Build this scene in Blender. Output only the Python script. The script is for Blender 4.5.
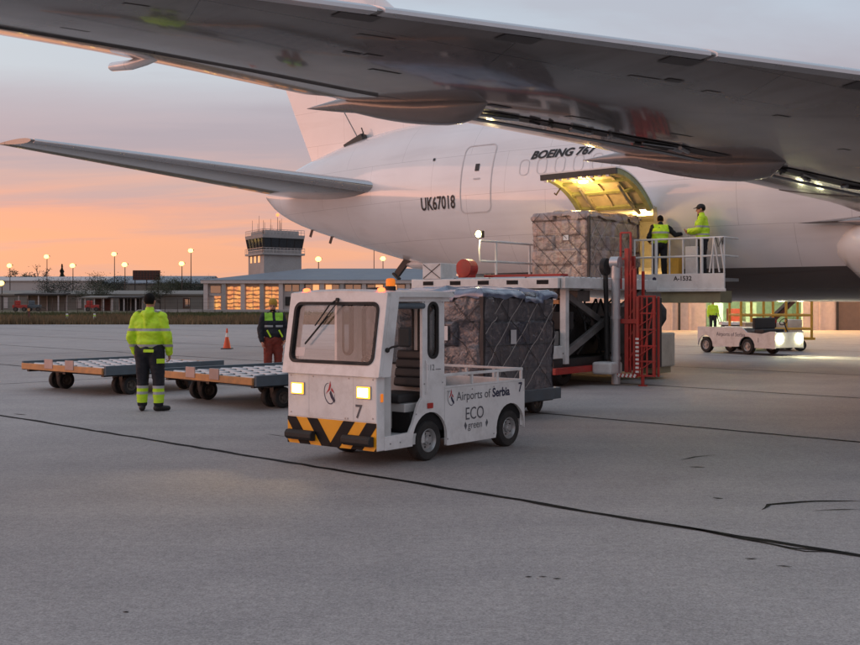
import bpy, bmesh, math, random
from math import sin, cos, pi, radians, sqrt, atan2
from mathutils import Vector, Matrix, Euler, noise
from mathutils.geometry import tessellate_polygon

random.seed(7)
for o in list(bpy.data.objects):
    bpy.data.objects.remove(o)
scene = bpy.context.scene
C = scene.collection

# ------------------------------------------------------------------ camera
CAM_H = 1.64
FPX = 1100.0            # focal length in pixels of an 860 px wide picture
cam_d = bpy.data.cameras.new('camera')
cam_d.sensor_width = 36.0
cam_d.lens = 36.0 * FPX / 860.0
cam_d.shift_y = -20.5 / 860.0
cam_d.clip_start = 0.1
cam_d.clip_end = 5000
cam = bpy.data.objects.new('camera', cam_d)
C.objects.link(cam)
cam.location = (0, 0, CAM_H)
cam.rotation_euler = (radians(90), 0, 0)
scene.camera = cam

# ------------------------------------------------------------------ sky (dusk)
world = bpy.data.worlds.new('World')
scene.world = world
world.use_nodes = True
wt = world.node_tree
for n in list(wt.nodes):
    wt.nodes.remove(n)
def wn(t, **kw):
    n = wt.nodes.new(t)
    for k, v in kw.items():
        setattr(n, k, v)
    return n
def wmath(op, a, b=None, c=None, clamp=False):
    n = wn('ShaderNodeMath', operation=op)
    n.use_clamp = clamp
    for i, v in enumerate((a, b, c)):
        if v is None:
            continue
        if isinstance(v, (int, float)):
            n.inputs[i].default_value = v
        else:
            wt.links.new(v, n.inputs[i])
    return n.outputs[0]
def wramp(fac, stops):
    r = wn('ShaderNodeValToRGB')
    while len(r.color_ramp.elements) > 1:
        r.color_ramp.elements.remove(r.color_ramp.elements[0])
    first = True
    for p, c in stops:
        if first:
            e = r.color_ramp.elements[0]; e.position = p; first = False
        else:
            e = r.color_ramp.elements.new(p)
        e.color = (c[0], c[1], c[2], 1)
    wt.links.new(fac, r.inputs[0])
    return r.outputs[0]
def wmix(fac, a, b, bt='MIX'):
    m = wn('ShaderNodeMix', data_type='RGBA', blend_type=bt)
    for sock, v in ((m.inputs[0], fac), (m.inputs[6], a), (m.inputs[7], b)):
        if isinstance(v, (int, float)):
            sock.default_value = v
        elif isinstance(v, tuple):
            sock.default_value = (*v, 1)
        else:
            wt.links.new(v, sock)
    return m.outputs[2]
tc = wn('ShaderNodeTexCoord')
sep = wn('ShaderNodeSeparateXYZ')
wt.links.new(tc.outputs['Generated'], sep.inputs[0])
gx, gy, gz = sep.outputs
# cloud streaks: flat layer seen in perspective
zc_ = wmath('ADD', wmath('MAXIMUM', gz, 0.0), 0.09)
cmb = wn('ShaderNodeCombineXYZ')
wt.links.new(wmath('DIVIDE', gx, zc_), cmb.inputs[0])
wt.links.new(wmath('MULTIPLY', wmath('DIVIDE', gy, zc_), 1.0), cmb.inputs[1])
mp = wn('ShaderNodeMapping')
mp.inputs['Rotation'].default_value = (0, 0, radians(14))
mp.inputs['Scale'].default_value = (0.32, 0.75, 1)
mp.inputs['Location'].default_value = (3.1, 0.6, 0)
wt.links.new(cmb.outputs[0], mp.inputs[0])
nz = wn('ShaderNodeTexNoise')
nz.inputs['Scale'].default_value = 1.3
nz.inputs['Detail'].default_value = 7
nz.inputs['Roughness'].default_value = 0.55
nz.inputs['Distortion'].default_value = 0.5
wt.links.new(mp.outputs[0], nz.inputs[0])
nz2 = wn('ShaderNodeTexNoise')
nz2.inputs['Scale'].default_value = 0.55
nz2.inputs['Detail'].default_value = 4
wt.links.new(mp.outputs[0], nz2.inputs[0])
warp = wmath('MULTIPLY_ADD', nz.outputs[0], 0.085, -0.0425)
elev = wmath('ADD', gz, warp)
# towards the sunset (-X) the band is warmer; away from it cooler
warm = wramp(elev, [(0.0, (.98, .45, .22)), (.045, (1.06, .46, .21)), (.085, (.90, .41, .27)),
                    (.118, (.68, .45, .40)), (.142, (.49, .40, .43)), (.162, (.50, .46, .50)),
                    (.19, (.63, .69, .73)), (.25, (.60, .70, .77)), (.34, (.50, .59, .68)), (.6, (.47, .55, .65)), (1, (.46, .54, .65))])
cool = wramp(elev, [(0.0, (.66, .36, .29)), (.06, (.68, .39, .33)), (.12, (.57, .40, .40)), (.18, (.44, .40, .46)),
                    (.26, (.46, .53, .63)), (.45, (.46, .54, .65)), (1, (.46, .54, .65))])
waz = wmath('MULTIPLY_ADD', gx, -0.75, 0.42, clamp=True)
base = wmix(waz, cool, warm)
# mauve cloud bars and pale gaps
cm = wramp(nz.outputs[0], [(0.44, (0, 0, 0)), (.58, (1, 1, 1))])
cloud_h = wramp(gz, [(0.0, (.1, .1, .1)), (.06, (.35, .35, .35)), (.13, (.75, .75, .75)), (.17, (.75, .75, .75)), (.24, (.42, .42, .42)), (.6, (.3, .3, .3)), (1, (.2, .2, .2))])
cfac = wmath('MULTIPLY', cm, cloud_h)
cloud_c = wmix(waz, (.40, .37, .42), (.44, .36, .40))
base = wmix(cfac, base, cloud_c)
# thin bright salmon wisps near the horizon
wis = wramp(nz2.outputs[0], [(0.45, (0, 0, 0)), (.65, (1, 1, 1))])
wish = wramp(gz, [(0.0, (.2, .2, .2)), (.05, (.5, .5, .5)), (.11, (.35, .35, .35)), (.16, (0, 0, 0))])
base = wmix(wmath('MULTIPLY', wmath('MULTIPLY', wis, wish), 0.6), base, (1.0, .50, .27))
# glow where the sun went down, low in the west (-X)
sdot = wmath('MULTIPLY_ADD', gx, -0.985, wmath('MULTIPLY', gy, 0.10))
glow = wmath('POWER', wmath('MAXIMUM', sdot, 0.0), 4.0)
gh = wramp(gz, [(0.0, (1, 1, 1)), (.05, (.85, .85, .85)), (.10, (.30, .30, .30)), (.26, (0, 0, 0))])
base = wmix(wmath('MULTIPLY', wmath('MULTIPLY', glow, gh), 0.9), base, (3.0, 1.15, .62))
# a share of physical twilight sky
sky = wn('ShaderNodeTexSky', sky_type='NISHITA')
sky.sun_disc = False
sky.sun_elevation = radians(2.0)
sky.sun_rotation = radians(-90)
sky.dust_density = 2.0
add = wmix(1.0, base, wmix(1.0, sky.outputs[0], (.012, .012, .012), 'MULTIPLY'), 'ADD')
# below the horizon: dull ground tone
below = wramp(gz, [(0.0, (1, 1, 1)), (0.0005, (0, 0, 0))])
fin_c = wmix(wmath('LESS_THAN', gz, -0.002), add, (.16, .14, .135))
bg = wn('ShaderNodeBackground')
wt.links.new(fin_c, bg.inputs[0])
bg.inputs[1].default_value = 0.90
wo = wn('ShaderNodeOutputWorld')
wt.links.new(bg.outputs[0], wo.inputs[0])

# last light of the sun that has just set, low on the left: very soft
sun_d = bpy.data.lights.new('sun', 'SUN')
sun_d.energy = 0.72
sun_d.angle = radians(50)
sun_d.color = (1.0, .48, .36)
sun = bpy.data.objects.new('sun', sun_d)
C.objects.link(sun)
sun.rotation_euler = Vector((1.0, 0.10, -0.13)).to_track_quat('-Z', 'Y').to_euler()

scene.view_settings.view_transform = 'Standard'
scene.view_settings.look = 'None'
scene.view_settings.exposure = 0.24
scene.view_settings.gamma = 1.0
scene.view_settings.use_curve_mapping = False
scene.render.engine = 'CYCLES'
scene.render.resolution_x, scene.render.resolution_y = 1024, 768

# ------------------------------------------------------------------ materials
def mk(name):
    m = bpy.data.materials.new(name)
    m.use_nodes = True
    nt = m.node_tree
    b = nt.nodes['Principled BSDF']
    return m, nt, b
def mat(name, col, rough=.5, metal=0.0, var=.12, scale=5.0, bump=0.0, bscale=40.0, coat=0.0, spec=.5,
        dirt=0.0, dirt_col=(.10, .085, .07), dscale=1.6, coord='Object'):
    m, nt, b = mk(name)
    t = nt.nodes.new('ShaderNodeTexCoord')
    n = nt.nodes.new('ShaderNodeTexNoise')
    n.inputs['Scale'].default_value = scale
    n.inputs['Detail'].default_value = 6
    nt.links.new(t.outputs[coord], n.inputs[0])
    r = nt.nodes.new('ShaderNodeMapRange')
    r.inputs[1].default_value = .3; r.inputs[2].default_value = .7
    r.inputs[3].default_value = 1 - var; r.inputs[4].default_value = 1 + var
    nt.links.new(n.outputs[0], r.inputs[0])
    x = nt.nodes.new('ShaderNodeMix'); x.data_type = 'RGBA'; x.blend_type = 'MULTIPLY'
    x.inputs[0].default_value = 1
    x.inputs[6].default_value = (*col, 1)
    nt.links.new(r.outputs[0], x.inputs[7])
    out = x.outputs[2]
    if dirt > 0:
        n2 = nt.nodes.new('ShaderNodeTexNoise')
        n2.inputs['Scale'].default_value = dscale
        n2.inputs['Detail'].default_value = 9
        n2.inputs['Roughness'].default_value = .68
        nt.links.new(t.outputs[coord], n2.inputs[0])
        r2 = nt.nodes.new('ShaderNodeMapRange')
        r2.inputs[1].default_value = .45; r2.inputs[2].default_value = .75
        r2.inputs[3].default_value = 0; r2.inputs[4].default_value = dirt
        nt.links.new(n2.outputs[0], r2.inputs[0])
        y = nt.nodes.new('ShaderNodeMix'); y.data_type = 'RGBA'
        nt.links.new(r2.outputs[0], y.inputs[0])
        nt.links.new(out, y.inputs[6])
        y.inputs[7].default_value = (*dirt_col, 1)
        out = y.outputs[2]
    nt.links.new(out, b.inputs['Base Color'])
    rr = nt.nodes.new('ShaderNodeMapRange')
    rr.inputs[1].default_value = .3; rr.inputs[2].default_value = .7
    rr.inputs[3].default_value = max(.03, rough * .82); rr.inputs[4].default_value = min(1, rough * 1.18)
    nt.links.new(n.outputs[0], rr.inputs[0])
    nt.links.new(rr.outputs[0], b.inputs['Roughness'])
    b.inputs['Metallic'].default_value = metal
    b.inputs['Specular IOR Level'].default_value = spec
    b.inputs['Coat Weight'].default_value = coat
    b.inputs['Coat Roughness'].default_value = .12
    if bump > 0:
        n3 = nt.nodes.new('ShaderNodeTexNoise')
        n3.inputs['Scale'].default_value = bscale
        n3.inputs['Detail'].default_value = 5
        nt.links.new(t.outputs[coord], n3.inputs[0])
        bp = nt.nodes.new('ShaderNodeBump')
        bp.inputs['Strength'].default_value = bump
        bp.inputs['Distance'].default_value = .02
        nt.links.new(n3.outputs[0], bp.inputs['Height'])
        nt.links.new(bp.outputs[0], b.inputs['Normal'])
    return m
def emit(name, col, strength):
    m, nt, b = mk(name)
    n = nt.nodes.new('ShaderNodeTexNoise')
    n.inputs['Scale'].default_value = 30
    r = nt.nodes.new('ShaderNodeMapRange')
    r.inputs[3].default_value = strength * .8; r.inputs[4].default_value = strength * 1.2
    nt.links.new(n.outputs[0], r.inputs[0])
    b.inputs['Base Color'].default_value = (*[min(1, c) for c in col], 1)
    b.inputs['Emission Color'].default_value = (*col, 1)
    nt.links.new(r.outputs[0], b.inputs['Emission Strength'])
    return m
def glass(name, tint=(.75, .75, .75), refl=.12, rough=.02, opac=0.0, ocol=(.1, .1, .1)):
    m, nt, b = mk(name)
    nt.nodes.remove(b)
    tr = nt.nodes.new('ShaderNodeBsdfTransparent'); tr.inputs[0].default_value = (*tint, 1)
    gl = nt.nodes.new('ShaderNodeBsdfGlossy'); gl.inputs['Roughness'].default_value = rough
    lw = nt.nodes.new('ShaderNodeLayerWeight'); lw.inputs[0].default_value = .5
    pw = nt.nodes.new('ShaderNodeMath'); pw.operation = 'POWER'; pw.inputs[1].default_value = 4
    nt.links.new(lw.outputs['Facing'], pw.inputs[0])
    ad = nt.nodes.new('ShaderNodeMath'); ad.operation = 'MULTIPLY_ADD'; ad.use_clamp = True
    ad.inputs[1].default_value = .8; ad.inputs[2].default_value = .03 + refl
    nt.links.new(pw.outputs[0], ad.inputs[0])
    df = nt.nodes.new('ShaderNodeBsdfDiffuse'); df.inputs[0].default_value = (*ocol, 1)
    m1 = nt.nodes.new('ShaderNodeMixShader'); m1.inputs[0].default_value = opac
    nt.links.new(tr.outputs[0], m1.inputs[1]); nt.links.new(df.outputs[0], m1.inputs[2])
    m2 = nt.nodes.new('ShaderNodeMixShader')
    nt.links.new(ad.outputs[0], m2.inputs[0])
    nt.links.new(m1.outputs[0], m2.inputs[1]); nt.links.new(gl.outputs[0], m2.inputs[2])
    nt.links.new(m2.outputs[0], nt.nodes['Material Output'].inputs[0])
    return m

MAT = {}
MAT['tug_white'] = mat('tug_white', (.78, .77, .76), .36, var=.05, scale=3, dirt=.42, dirt_col=(.30, .27, .24), dscale=4.5, coat=.25, bump=.06, bscale=5)
MAT['tug_inner'] = mat('tug_inner', (.55, .55, .54), .5, var=.08, dirt=.35)
MAT['white_paint'] = mat('white_paint', (.72, .71, .69), .42, var=.06, dirt=.4, dscale=1.8)
MAT['red_paint'] = mat('red_paint', (.42, .030, .022), .42, var=.15, dirt=.4, dscale=3)
MAT['orange_paint'] = mat('orange_paint', (.56, .25, .085), .5, var=.15, dirt=.5, dscale=4)
MAT['yellow_paint'] = mat('yellow_paint', (.72, .40, .05), .45, var=.1, dirt=.3, dscale=4)
MAT['amber_stripe'] = mat('amber_stripe', (.90, .40, .012), .45, var=.06, dirt=.12, dscale=6)
MAT['black_paint'] = mat('black_paint', (.010, .010, .011), .65, var=.2, spec=.25)
MAT['rubber'] = mat('rubber', (.018, .017, .017), .75, var=.25, bump=.2, bscale=60, dirt=.4, dirt_col=(.09, .08, .07), dscale=6)
MAT['pad'] = mat('pad', (.02, .019, .018), .65, var=.25, bump=.15)
MAT['rim'] = mat('rim', (.40, .40, .40), .4, .4, var=.15, dirt=.5, dscale=8)
MAT['rim_dark'] = mat('rim_dark', (.12, .10, .085), .5, .3, var=.3, dirt=.5, dscale=8)
MAT['steel'] = mat('steel', (.42, .43, .44), .38, .85, var=.15, dirt=.3, dscale=5)
MAT['galv'] = mat('galv', (.50, .52, .54), .42, .6, var=.15, dirt=.35, dscale=5)
MAT['blue_grey'] = mat('blue_grey', (.10, .13, .155), .5, .1, var=.15, dirt=.4, dscale=4)
MAT['dark_metal'] = mat('dark_metal', (.035, .034, .035), .5, .3, var=.3, dirt=.4, dirt_col=(.07, .055, .045), dscale=4)
MAT['beige'] = mat('beige', (.46, .43, .36), .5, var=.08, dirt=.4, dscale=3)
MAT['olive'] = mat('olive', (.30, .28, .17), .55, var=.12, dirt=.4)
MAT['seat'] = mat('seat', (.03, .029, .03), .6, var=.2, bump=.1)
MAT['navy'] = mat('navy', (.015, .02, .06), .45, var=.08)
MAT['logo_red'] = mat('logo_red', (.45, .02, .035), .45, var=.08)
MAT['grey_ink'] = mat('grey_ink', (.09, .095, .11), .5, var=.08)
MAT['text_black'] = mat('text_black', (.012, .012, .014), .45, var=.08)
MAT['headlight'] = emit('headlight', (1.0, .78, .38), 9)
MAT['headlight_white'] = emit('headlight_white', (1.0, .95, .55), 40)
MAT['headlight_edge'] = emit('headlight_edge', (1.0, .42, .03), 1.6)
MAT['red_lamp'] = emit('red_lamp', (1.0, .10, .03), 5)
MAT['amber_lamp'] = emit('amber_lamp', (1.0, .25, .02), .35)
MAT['flood'] = emit('flood', (1.0, .62, .13), 4.5)
MAT['work_lamp'] = emit('work_lamp', (1.0, .80, .30), 12)
MAT['bay_lamp'] = emit('bay_lamp', (1.0, .62, .16), 8)
MAT['tube_lamp'] = emit('tube_lamp', (.80, 1.0, .55), 10)
MAT['windshield'] = glass('windshield', (.93, .92, .92), .012)
MAT['side_glass'] = glass('side_glass', (.62, .62, .62), .10)
MAT['dark_glass'] = glass('dark_glass', (.12, .12, .13), .06, rough=.12, opac=.6, ocol=(.03, .028, .028))
MAT['hivis'] = mat('hivis', (.56, .86, .025), .6, var=.07, scale=14, bump=.55, bscale=16)
MAT['hivis_far'] = mat('hivis_far', (.50, .80, .03), .6, var=.1)
MAT['reflect'] = mat('reflect', (.46, .46, .47), .35, .3, var=.06)
MAT['dark_cloth'] = mat('dark_cloth', (.012, .013, .019), .8, var=.25, scale=12, bump=.3, bscale=25)
MAT['rust_cloth'] = mat('rust_cloth', (.20, .030, .018), .8, var=.2, scale=12, bump=.3, bscale=25)
MAT['skin'] = mat('skin', (.46, .22, .145), .5, var=.08, scale=20)
MAT['hair'] = mat('hair', (.009, .007, .006), .8, spec=.15, var=.25, scale=60, bump=.4, bscale=120)
MAT['wool'] = mat('wool', (.42, .25, .04), .9, var=.2, scale=40, bump=.5, bscale=140)
MAT['cap_black'] = mat('cap_black', (.012, .012, .014), .7, var=.15)
MAT['shoe'] = mat('shoe', (.014, .012, .011), .5, var=.2)
MAT['cone_orange'] = mat('cone_orange', (.75, .09, .02), .5, var=.1, dirt=.2)
MAT['cone_white'] = mat('cone_white', (.75, .73, .70), .4, var=.06)
MAT['label_white'] = mat('label_white', (.72, .73, .75), .5, var=.06)
MAT['strap_light'] = mat('strap_light', (.48, .46, .45), .55, var=.15)
MAT['strap_dark'] = mat('strap_dark', (.03, .028, .03), .6, var=.2)
# ------------------------------------------------------------------ mesh helpers
class MB:
    def __init__(s):
        s.v = []; s.f = []; s.m = []; s.cur = 0
    def add(s, verts, faces):
        b = len(s.v)
        s.v.extend([tuple(p) for p in verts])
        for f in faces:
            s.f.append(tuple(i + b for i in f)); s.m.append(s.cur)
        return s
    def box(s, c, d, rot=None):
        hx, hy, hz = d[0] / 2, d[1] / 2, d[2] / 2
        vs = [Vector((x, y, z)) for x in (-hx, hx) for y in (-hy, hy) for z in (-hz, hz)]
        if rot is not None:
            R = rot if isinstance(rot, Matrix) else Euler(rot).to_matrix()
            vs = [R @ p for p in vs]
        c = Vector(c)
        s.add([p + c for p in vs], [(0, 1, 3, 2), (4, 6, 7, 5), (0, 4, 5, 1), (2, 3, 7, 6), (0, 2, 6, 4), (1, 5, 7, 3)])
        return s
    def box2(s, a, b):
        return s.box([(a[i] + b[i]) / 2 for i in range(3)], [abs(b[i] - a[i]) for i in range(3)])
    def bar(s, p0, p1, w, h=None, up=(0, 0, 1)):
        h = w if h is None else h
        p0, p1 = Vector(p0), Vector(p1)
        d = p1 - p0; L = d.length
        x = d.normalized(); u = Vector(up)
        if abs(x.dot(u)) > .98:
            u = Vector((1, 0, 0))
        y = u.cross(x).normalized(); z = x.cross(y)
        R = Matrix((x, y, z)).transposed()
        return s.box((p0 + p1) / 2, (L, w, h), R)
    def cyl(s, p0, p1, r0, r1=None, n=14, cap=True):
        r1 = r0 if r1 is None else r1
        p0, p1 = Vector(p0), Vector(p1)
        d = (p1 - p0).normalized()
        a = Vector((0, 0, 1)) if abs(d.z) < .9 else Vector((1, 0, 0))
        u = d.cross(a).normalized(); w = d.cross(u)
        vs = []
        for p, r in ((p0, r0), (p1, r1)):
            for i in range(n):
                t = 2 * pi * i / n
                vs.append(p + u * (r * cos(t)) + w * (r * sin(t)))
        fs = [(i, i + n, (i + 1) % n + n, (i + 1) % n) for i in range(n)]
        if cap:
            fs.append(tuple(range(n))); fs.append(tuple(range(2 * n - 1, n - 1, -1)))
        return s.add(vs, fs)
    def tube(s, pts, r, n=8):
        pts = [Vector(p) for p in pts]
        rs = r if isinstance(r, (list, tuple)) else [r] * len(pts)
        vs = []; pu = None
        for k, p in enumerate(pts):
            d = (pts[min(k + 1, len(pts) - 1)] - pts[max(k - 1, 0)]).normalized()
            if pu is None:
                a = Vector((0, 0, 1)) if abs(d.z) < .9 else Vector((1, 0, 0))
                u = d.cross(a).normalized()
            else:
                u = (pu - d * pu.dot(d)).normalized()
            pu = u; w = d.cross(u)
            for i in range(n):
                t = 2 * pi * i / n
                vs.append(p + u * (rs[k] * cos(t)) + w * (rs[k] * sin(t)))
        fs = []
        for k in range(len(pts) - 1):
            for i in range(n):
                fs.append((k * n + i, k * n + (i + 1) % n, (k + 1) * n + (i + 1) % n, (k + 1) * n + i))
        fs.append(tuple(range(n - 1, -1, -1)))
        fs.append(tuple(range((len(pts) - 1) * n, len(pts) * n)))
        return s.add(vs, fs)
    def lathe(s, prof, o=(0, 0, 0), axis='z', n=20, cap=True):
        o = Vector(o); vs = []
        for r, h in prof:
            for i in range(n):
                t = 2 * pi * i / n
                a, b = r * cos(t), r * sin(t)
                if axis == 'z': q = (a, b, h)
                elif axis == 'y': q = (a, h, b)
                else: q = (h, a, b)
                vs.append(o + Vector(q))
        fs = []
        for k in range(len(prof) - 1):
            for i in range(n):
                fs.append((k * n + i, k * n + (i + 1) % n, (k + 1) * n + (i + 1) % n, (k + 1) * n + i))
        if cap:
            fs.append(tuple(range(n - 1, -1, -1)))
            fs.append(tuple(range((len(prof) - 1) * n, len(prof) * n)))
        return s.add(vs, fs)
    def loft(s, secs, closed=True, cap=True):
        n = len(secs[0]); vs = [p for q in secs for p in q]; fs = []
        m = n if closed else n - 1
        for k in range(len(secs) - 1):
            for i in range(m):
                fs.append((k * n + i, k * n + (i + 1) % n, (k + 1) * n + (i + 1) % n, (k + 1) * n + i))
        if cap and closed:
            fs.append(tuple(range(n - 1, -1, -1)))
            fs.append(tuple(range((len(secs) - 1) * n, len(secs) * n)))
        return s.add(vs, fs)
    def plate(s, outer, holes, fn, th):
        """flat sheet with holes; fn(a, b, k) maps sheet coords and thickness k to a point"""
        loops = [outer] + list(holes)
        flat = [p for l in loops for p in l]
        tris = tessellate_polygon([[Vector((p[0], p[1], 0)) for p in l] for l in loops])
        n = len(flat)
        vs = [fn(a, b, 0) for a, b in flat] + [fn(a, b, th) for a, b in flat]
        fs = [t for t in tris] + [(t[2] + n, t[1] + n, t[0] + n) for t in tris]
        o = 0
        for l in loops:
            m = len(l)
            for i in range(m):
                a, b = o + i, o + (i + 1) % m
                fs.append((a, b, b + n, a + n))
            o += m
        return s.add(vs, fs)
    def sphere(s, c, r, n=14, m=8, R=None):
        c = Vector(c); rr = r if isinstance(r, (tuple, list)) else (r, r, r)
        vs = []
        for j in range(m + 1):
            ph = pi * j / m
            for i in range(n):
                t = 2 * pi * i / n
                p = Vector((rr[0] * sin(ph) * cos(t), rr[1] * sin(ph) * sin(t), rr[2] * cos(ph)))
                if R is not None:
                    p = R @ p
                vs.append(c + p)
        fs = []
        for j in range(m):
            for i in range(n):
                a, b = j * n + i, j * n + (i + 1) % n
                c_, d = (j + 1) * n + (i + 1) % n, (j + 1) * n + i
                if j == 0: fs.append((a, d, c_))
                elif j == m - 1: fs.append((a, d, b))
                else: fs.append((a, d, c_, b))
        return s.add(vs, fs)
    def build(s, name, mats, parent=None, smooth=False, bevel=0.0, seg=2, fix=True):
        me = bpy.data.meshes.new(name)
        me.from_pydata(s.v, [], s.f)
        if not isinstance(mats, (list, tuple)):
            mats = [mats]
        for m in mats:
            me.materials.append(MAT[m] if isinstance(m, str) else m)
        if len(mats) > 1:
            me.polygons.foreach_set('material_index', s.m)
        if fix:
            bm = bmesh.new(); bm.from_mesh(me)
            bmesh.ops.recalc_face_normals(bm, faces=bm.faces)
            bm.to_mesh(me); bm.free()
        if smooth:
            me.shade_smooth()
            try:
                me.set_sharp_from_angle(angle=radians(smooth if smooth is not True else 40))
            except Exception:
                pass
        me.update()
        o = bpy.data.objects.new(name, me)
        C.objects.link(o)
        if parent is not None:
            o.parent = parent
        if bevel > 0:
            b = o.modifiers.new('bevel', 'BEVEL')
            b.width = bevel; b.segments = seg; b.limit_method = 'ANGLE'; b.angle_limit = radians(40)
        return o

def thing(name, label, cat, loc=(0, 0, 0), rz=0.0, group=None):
    o = bpy.data.objects.new(name, None)
    o.empty_display_size = .2
    C.objects.link(o)
    o.location = loc; o.rotation_euler = (0, 0, rz)
    o['label'] = label; o['category'] = cat
    if group: o['group'] = group
    return o
def tag(o, label, cat, group=None):
    o['label'] = label; o['category'] = cat
    if group: o['group'] = group
    return o
def struct(o):
    o['kind'] = 'structure'; return o
def dup(root, loc, rz, label, group=None):
    r = root.copy(); C.objects.link(r)
    r.location = loc; r.rotation_euler = (0, 0, rz); r['label'] = label
    if group: r['group'] = group
    for ch in list(root.children):
        c = ch.copy(); C.objects.link(c); c.parent = r
        for g in list(ch.children):
            d = g.copy(); C.objects.link(d); d.parent = c
    return r
def link_copy(o, parent, loc=None, rot=None):
    c = o.copy(); C.objects.link(c); c.parent = parent
    if loc is not None: c.location = loc
    if rot is not None: c.rotation_euler = rot
    for g in list(o.children):
        d = g.copy(); C.objects.link(d); d.parent = c
    return c
def rrect(x0, x1, y0, y1, r, n=6):
    pts = []
    for cx, cy, a0 in ((x1 - r, y1 - r, 0), (x0 + r, y1 - r, 90), (x0 + r, y0 + r, 180), (x1 - r, y0 + r, 270)):
        for i in range(n + 1):
            a = radians(a0 + 90 * i / n)
            pts.append((cx + r * cos(a), cy + r * sin(a)))
    return pts
def PX(px, Y):                        # lateral position of something seen at column px at distance Y
    return (px - 430.0) / FPX * Y
def PZ(py, Y):
    return CAM_H + (302.0 - py) / FPX * Y
def GY(py):                           # distance of a ground point seen at row py
    return CAM_H * FPX / (py - 302.0)

def text_verts(body, size, shear=0.0, offset=0.0, space=1.0, sx=1.0):
    """triangulated lettering in a plane: list of (x, y), faces; x from 0"""
    cu = bpy.data.curves.new('lettering', 'FONT')
    cu.body = body; cu.size = size; cu.shear = shear; cu.offset = offset; cu.space_character = space
    cu.fill_mode = 'FRONT'; cu.resolution_u = 3
    ob = bpy.data.objects.new('lettering', cu)
    C.objects.link(ob)
    dg = bpy.context.evaluated_depsgraph_get()
    me = bpy.data.meshes.new_from_object(ob.evaluated_get(dg))
    vs = [(v.co.x * sx, v.co.y) for v in me.vertices]
    fs = [tuple(p.vertices) for p in me.polygons]
    bpy.data.objects.remove(ob); bpy.data.meshes.remove(me); bpy.data.curves.remove(cu)
    return vs, fs
def lettering(name, body, size, fn, m, parent, **kw):
    vs, fs = text_verts(body, size, **kw)
    mb = MB(); mb.add([fn(a, b) for a, b in vs], fs)
    return mb.build(name, m, parent, fix=False)
def text_width(body, size, **kw):
    vs, _ = text_verts(body, size, **kw)
    return max(v[0] for v in vs) - min(v[0] for v in vs)
# ------------------------------------------------------------------ ground
def concrete_mat():
    m, nt, b = mk('apron_concrete')
    t = nt.nodes.new('ShaderNodeTexCoord')
    def noise_(sc, det=6, ro=.55, dist=0):
        n = nt.nodes.new('ShaderNodeTexNoise')
        n.inputs['Scale'].default_value = sc; n.inputs['Detail'].default_value = det
        n.inputs['Roughness'].default_value = ro; n.inputs['Distortion'].default_value = dist
        nt.links.new(t.outputs['Object'], n.inputs[0]); return n.outputs[0]
    def ramp(f, st):
        r = nt.nodes.new('ShaderNodeValToRGB')
        r.color_ramp.elements[0].position = st[0][0]; r.color_ramp.elements[0].color = (*st[0][1], 1)
        r.color_ramp.elements[1].position = st[-1][0]; r.color_ramp.elements[1].color = (*st[-1][1], 1)
        for p, c in st[1:-1]:
            e = r.color_ramp.elements.new(p); e.color = (*c, 1)
        nt.links.new(f, r.inputs[0]); return r.outputs[0]
    def mul(a, b_, f=1.0):
        x = nt.nodes.new('ShaderNodeMix'); x.data_type = 'RGBA'; x.blend_type = 'MULTIPLY'
        x.inputs[0].default_value = f
        nt.links.new(a, x.inputs[6]); nt.links.new(b_, x.inputs[7]); return x.outputs[2]
    c = ramp(noise_(.16, 5, .6, .4), [(.3, (.330, .302, .290)), (.5, (.360, .332, .318)), (.7, (.390, .360, .345))])
    c = mul(c, ramp(noise_(1.3, 8, .65), [(.3, (.88, .88, .89)), (.7, (1.08, 1.07, 1.07))]))
    c = mul(c, ramp(noise_(62, 5, .8), [(.34, (.55, .55, .56)), (.5, (1, 1, 1)), (.66, (1.38, 1.37, 1.36))]))
    c = mul(c, ramp(noise_(17, 5, .75), [(.35, (.80, .80, .80)), (.65, (1.14, 1.14, 1.14))]))
    # oil spots and rubber scuffs
    c = mul(c, ramp(noise_(3.1, 4, .75, .6), [(.24, (.45, .45, .46)), (.31, (1, 1, 1)), (1, (1, 1, 1))]))
    # broad diagonal sweeping marks along the slab lanes
    mp = nt.nodes.new('ShaderNodeMapping'); mp.inputs['Rotation'].default_value = (0, 0, radians(45))
    mp.inputs['Scale'].default_value = (.05, 1.1, 1)
    nt.links.new(t.outputs['Object'], mp.inputs[0])
    ns = nt.nodes.new('ShaderNodeTexNoise'); ns.inputs['Scale'].default_value = 1.0; ns.inputs['Detail'].default_value = 5
    nt.links.new(mp.outputs[0], ns.inputs[0])
    c = mul(c, ramp(ns.outputs[0], [(.3, (.92, .92, .93)), (.7, (1.06, 1.06, 1.05))]))
    nt.links.new(c, b.inputs['Base Color'])
    b.inputs['Roughness'].default_value = .70
    b.inputs['Specular IOR Level'].default_value = .45
    bp = nt.nodes.new('ShaderNodeBump'); bp.inputs['Strength'].default_value = .42; bp.inputs['Distance'].default_value = .01
    nt.links.new(noise_(85, 4, .75), bp.inputs['Height'])
    bp2 = nt.nodes.new('ShaderNodeBump'); bp2.inputs['Strength'].default_value = .07; bp2.inputs['Distance'].default_value = .05
    nt.links.new(noise_(1.1, 6, .6), bp2.inputs['Height'])
    nt.links.new(bp.outputs[0], bp2.inputs['Normal'])
    nt.links.new(bp2.outputs[0], b.inputs['Normal'])
    return m
MAT['concrete'] = concrete_mat()
MAT['tar'] = mat('tar', (.007, .0065, .007), .8, spec=.15, var=.3, scale=8)
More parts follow.
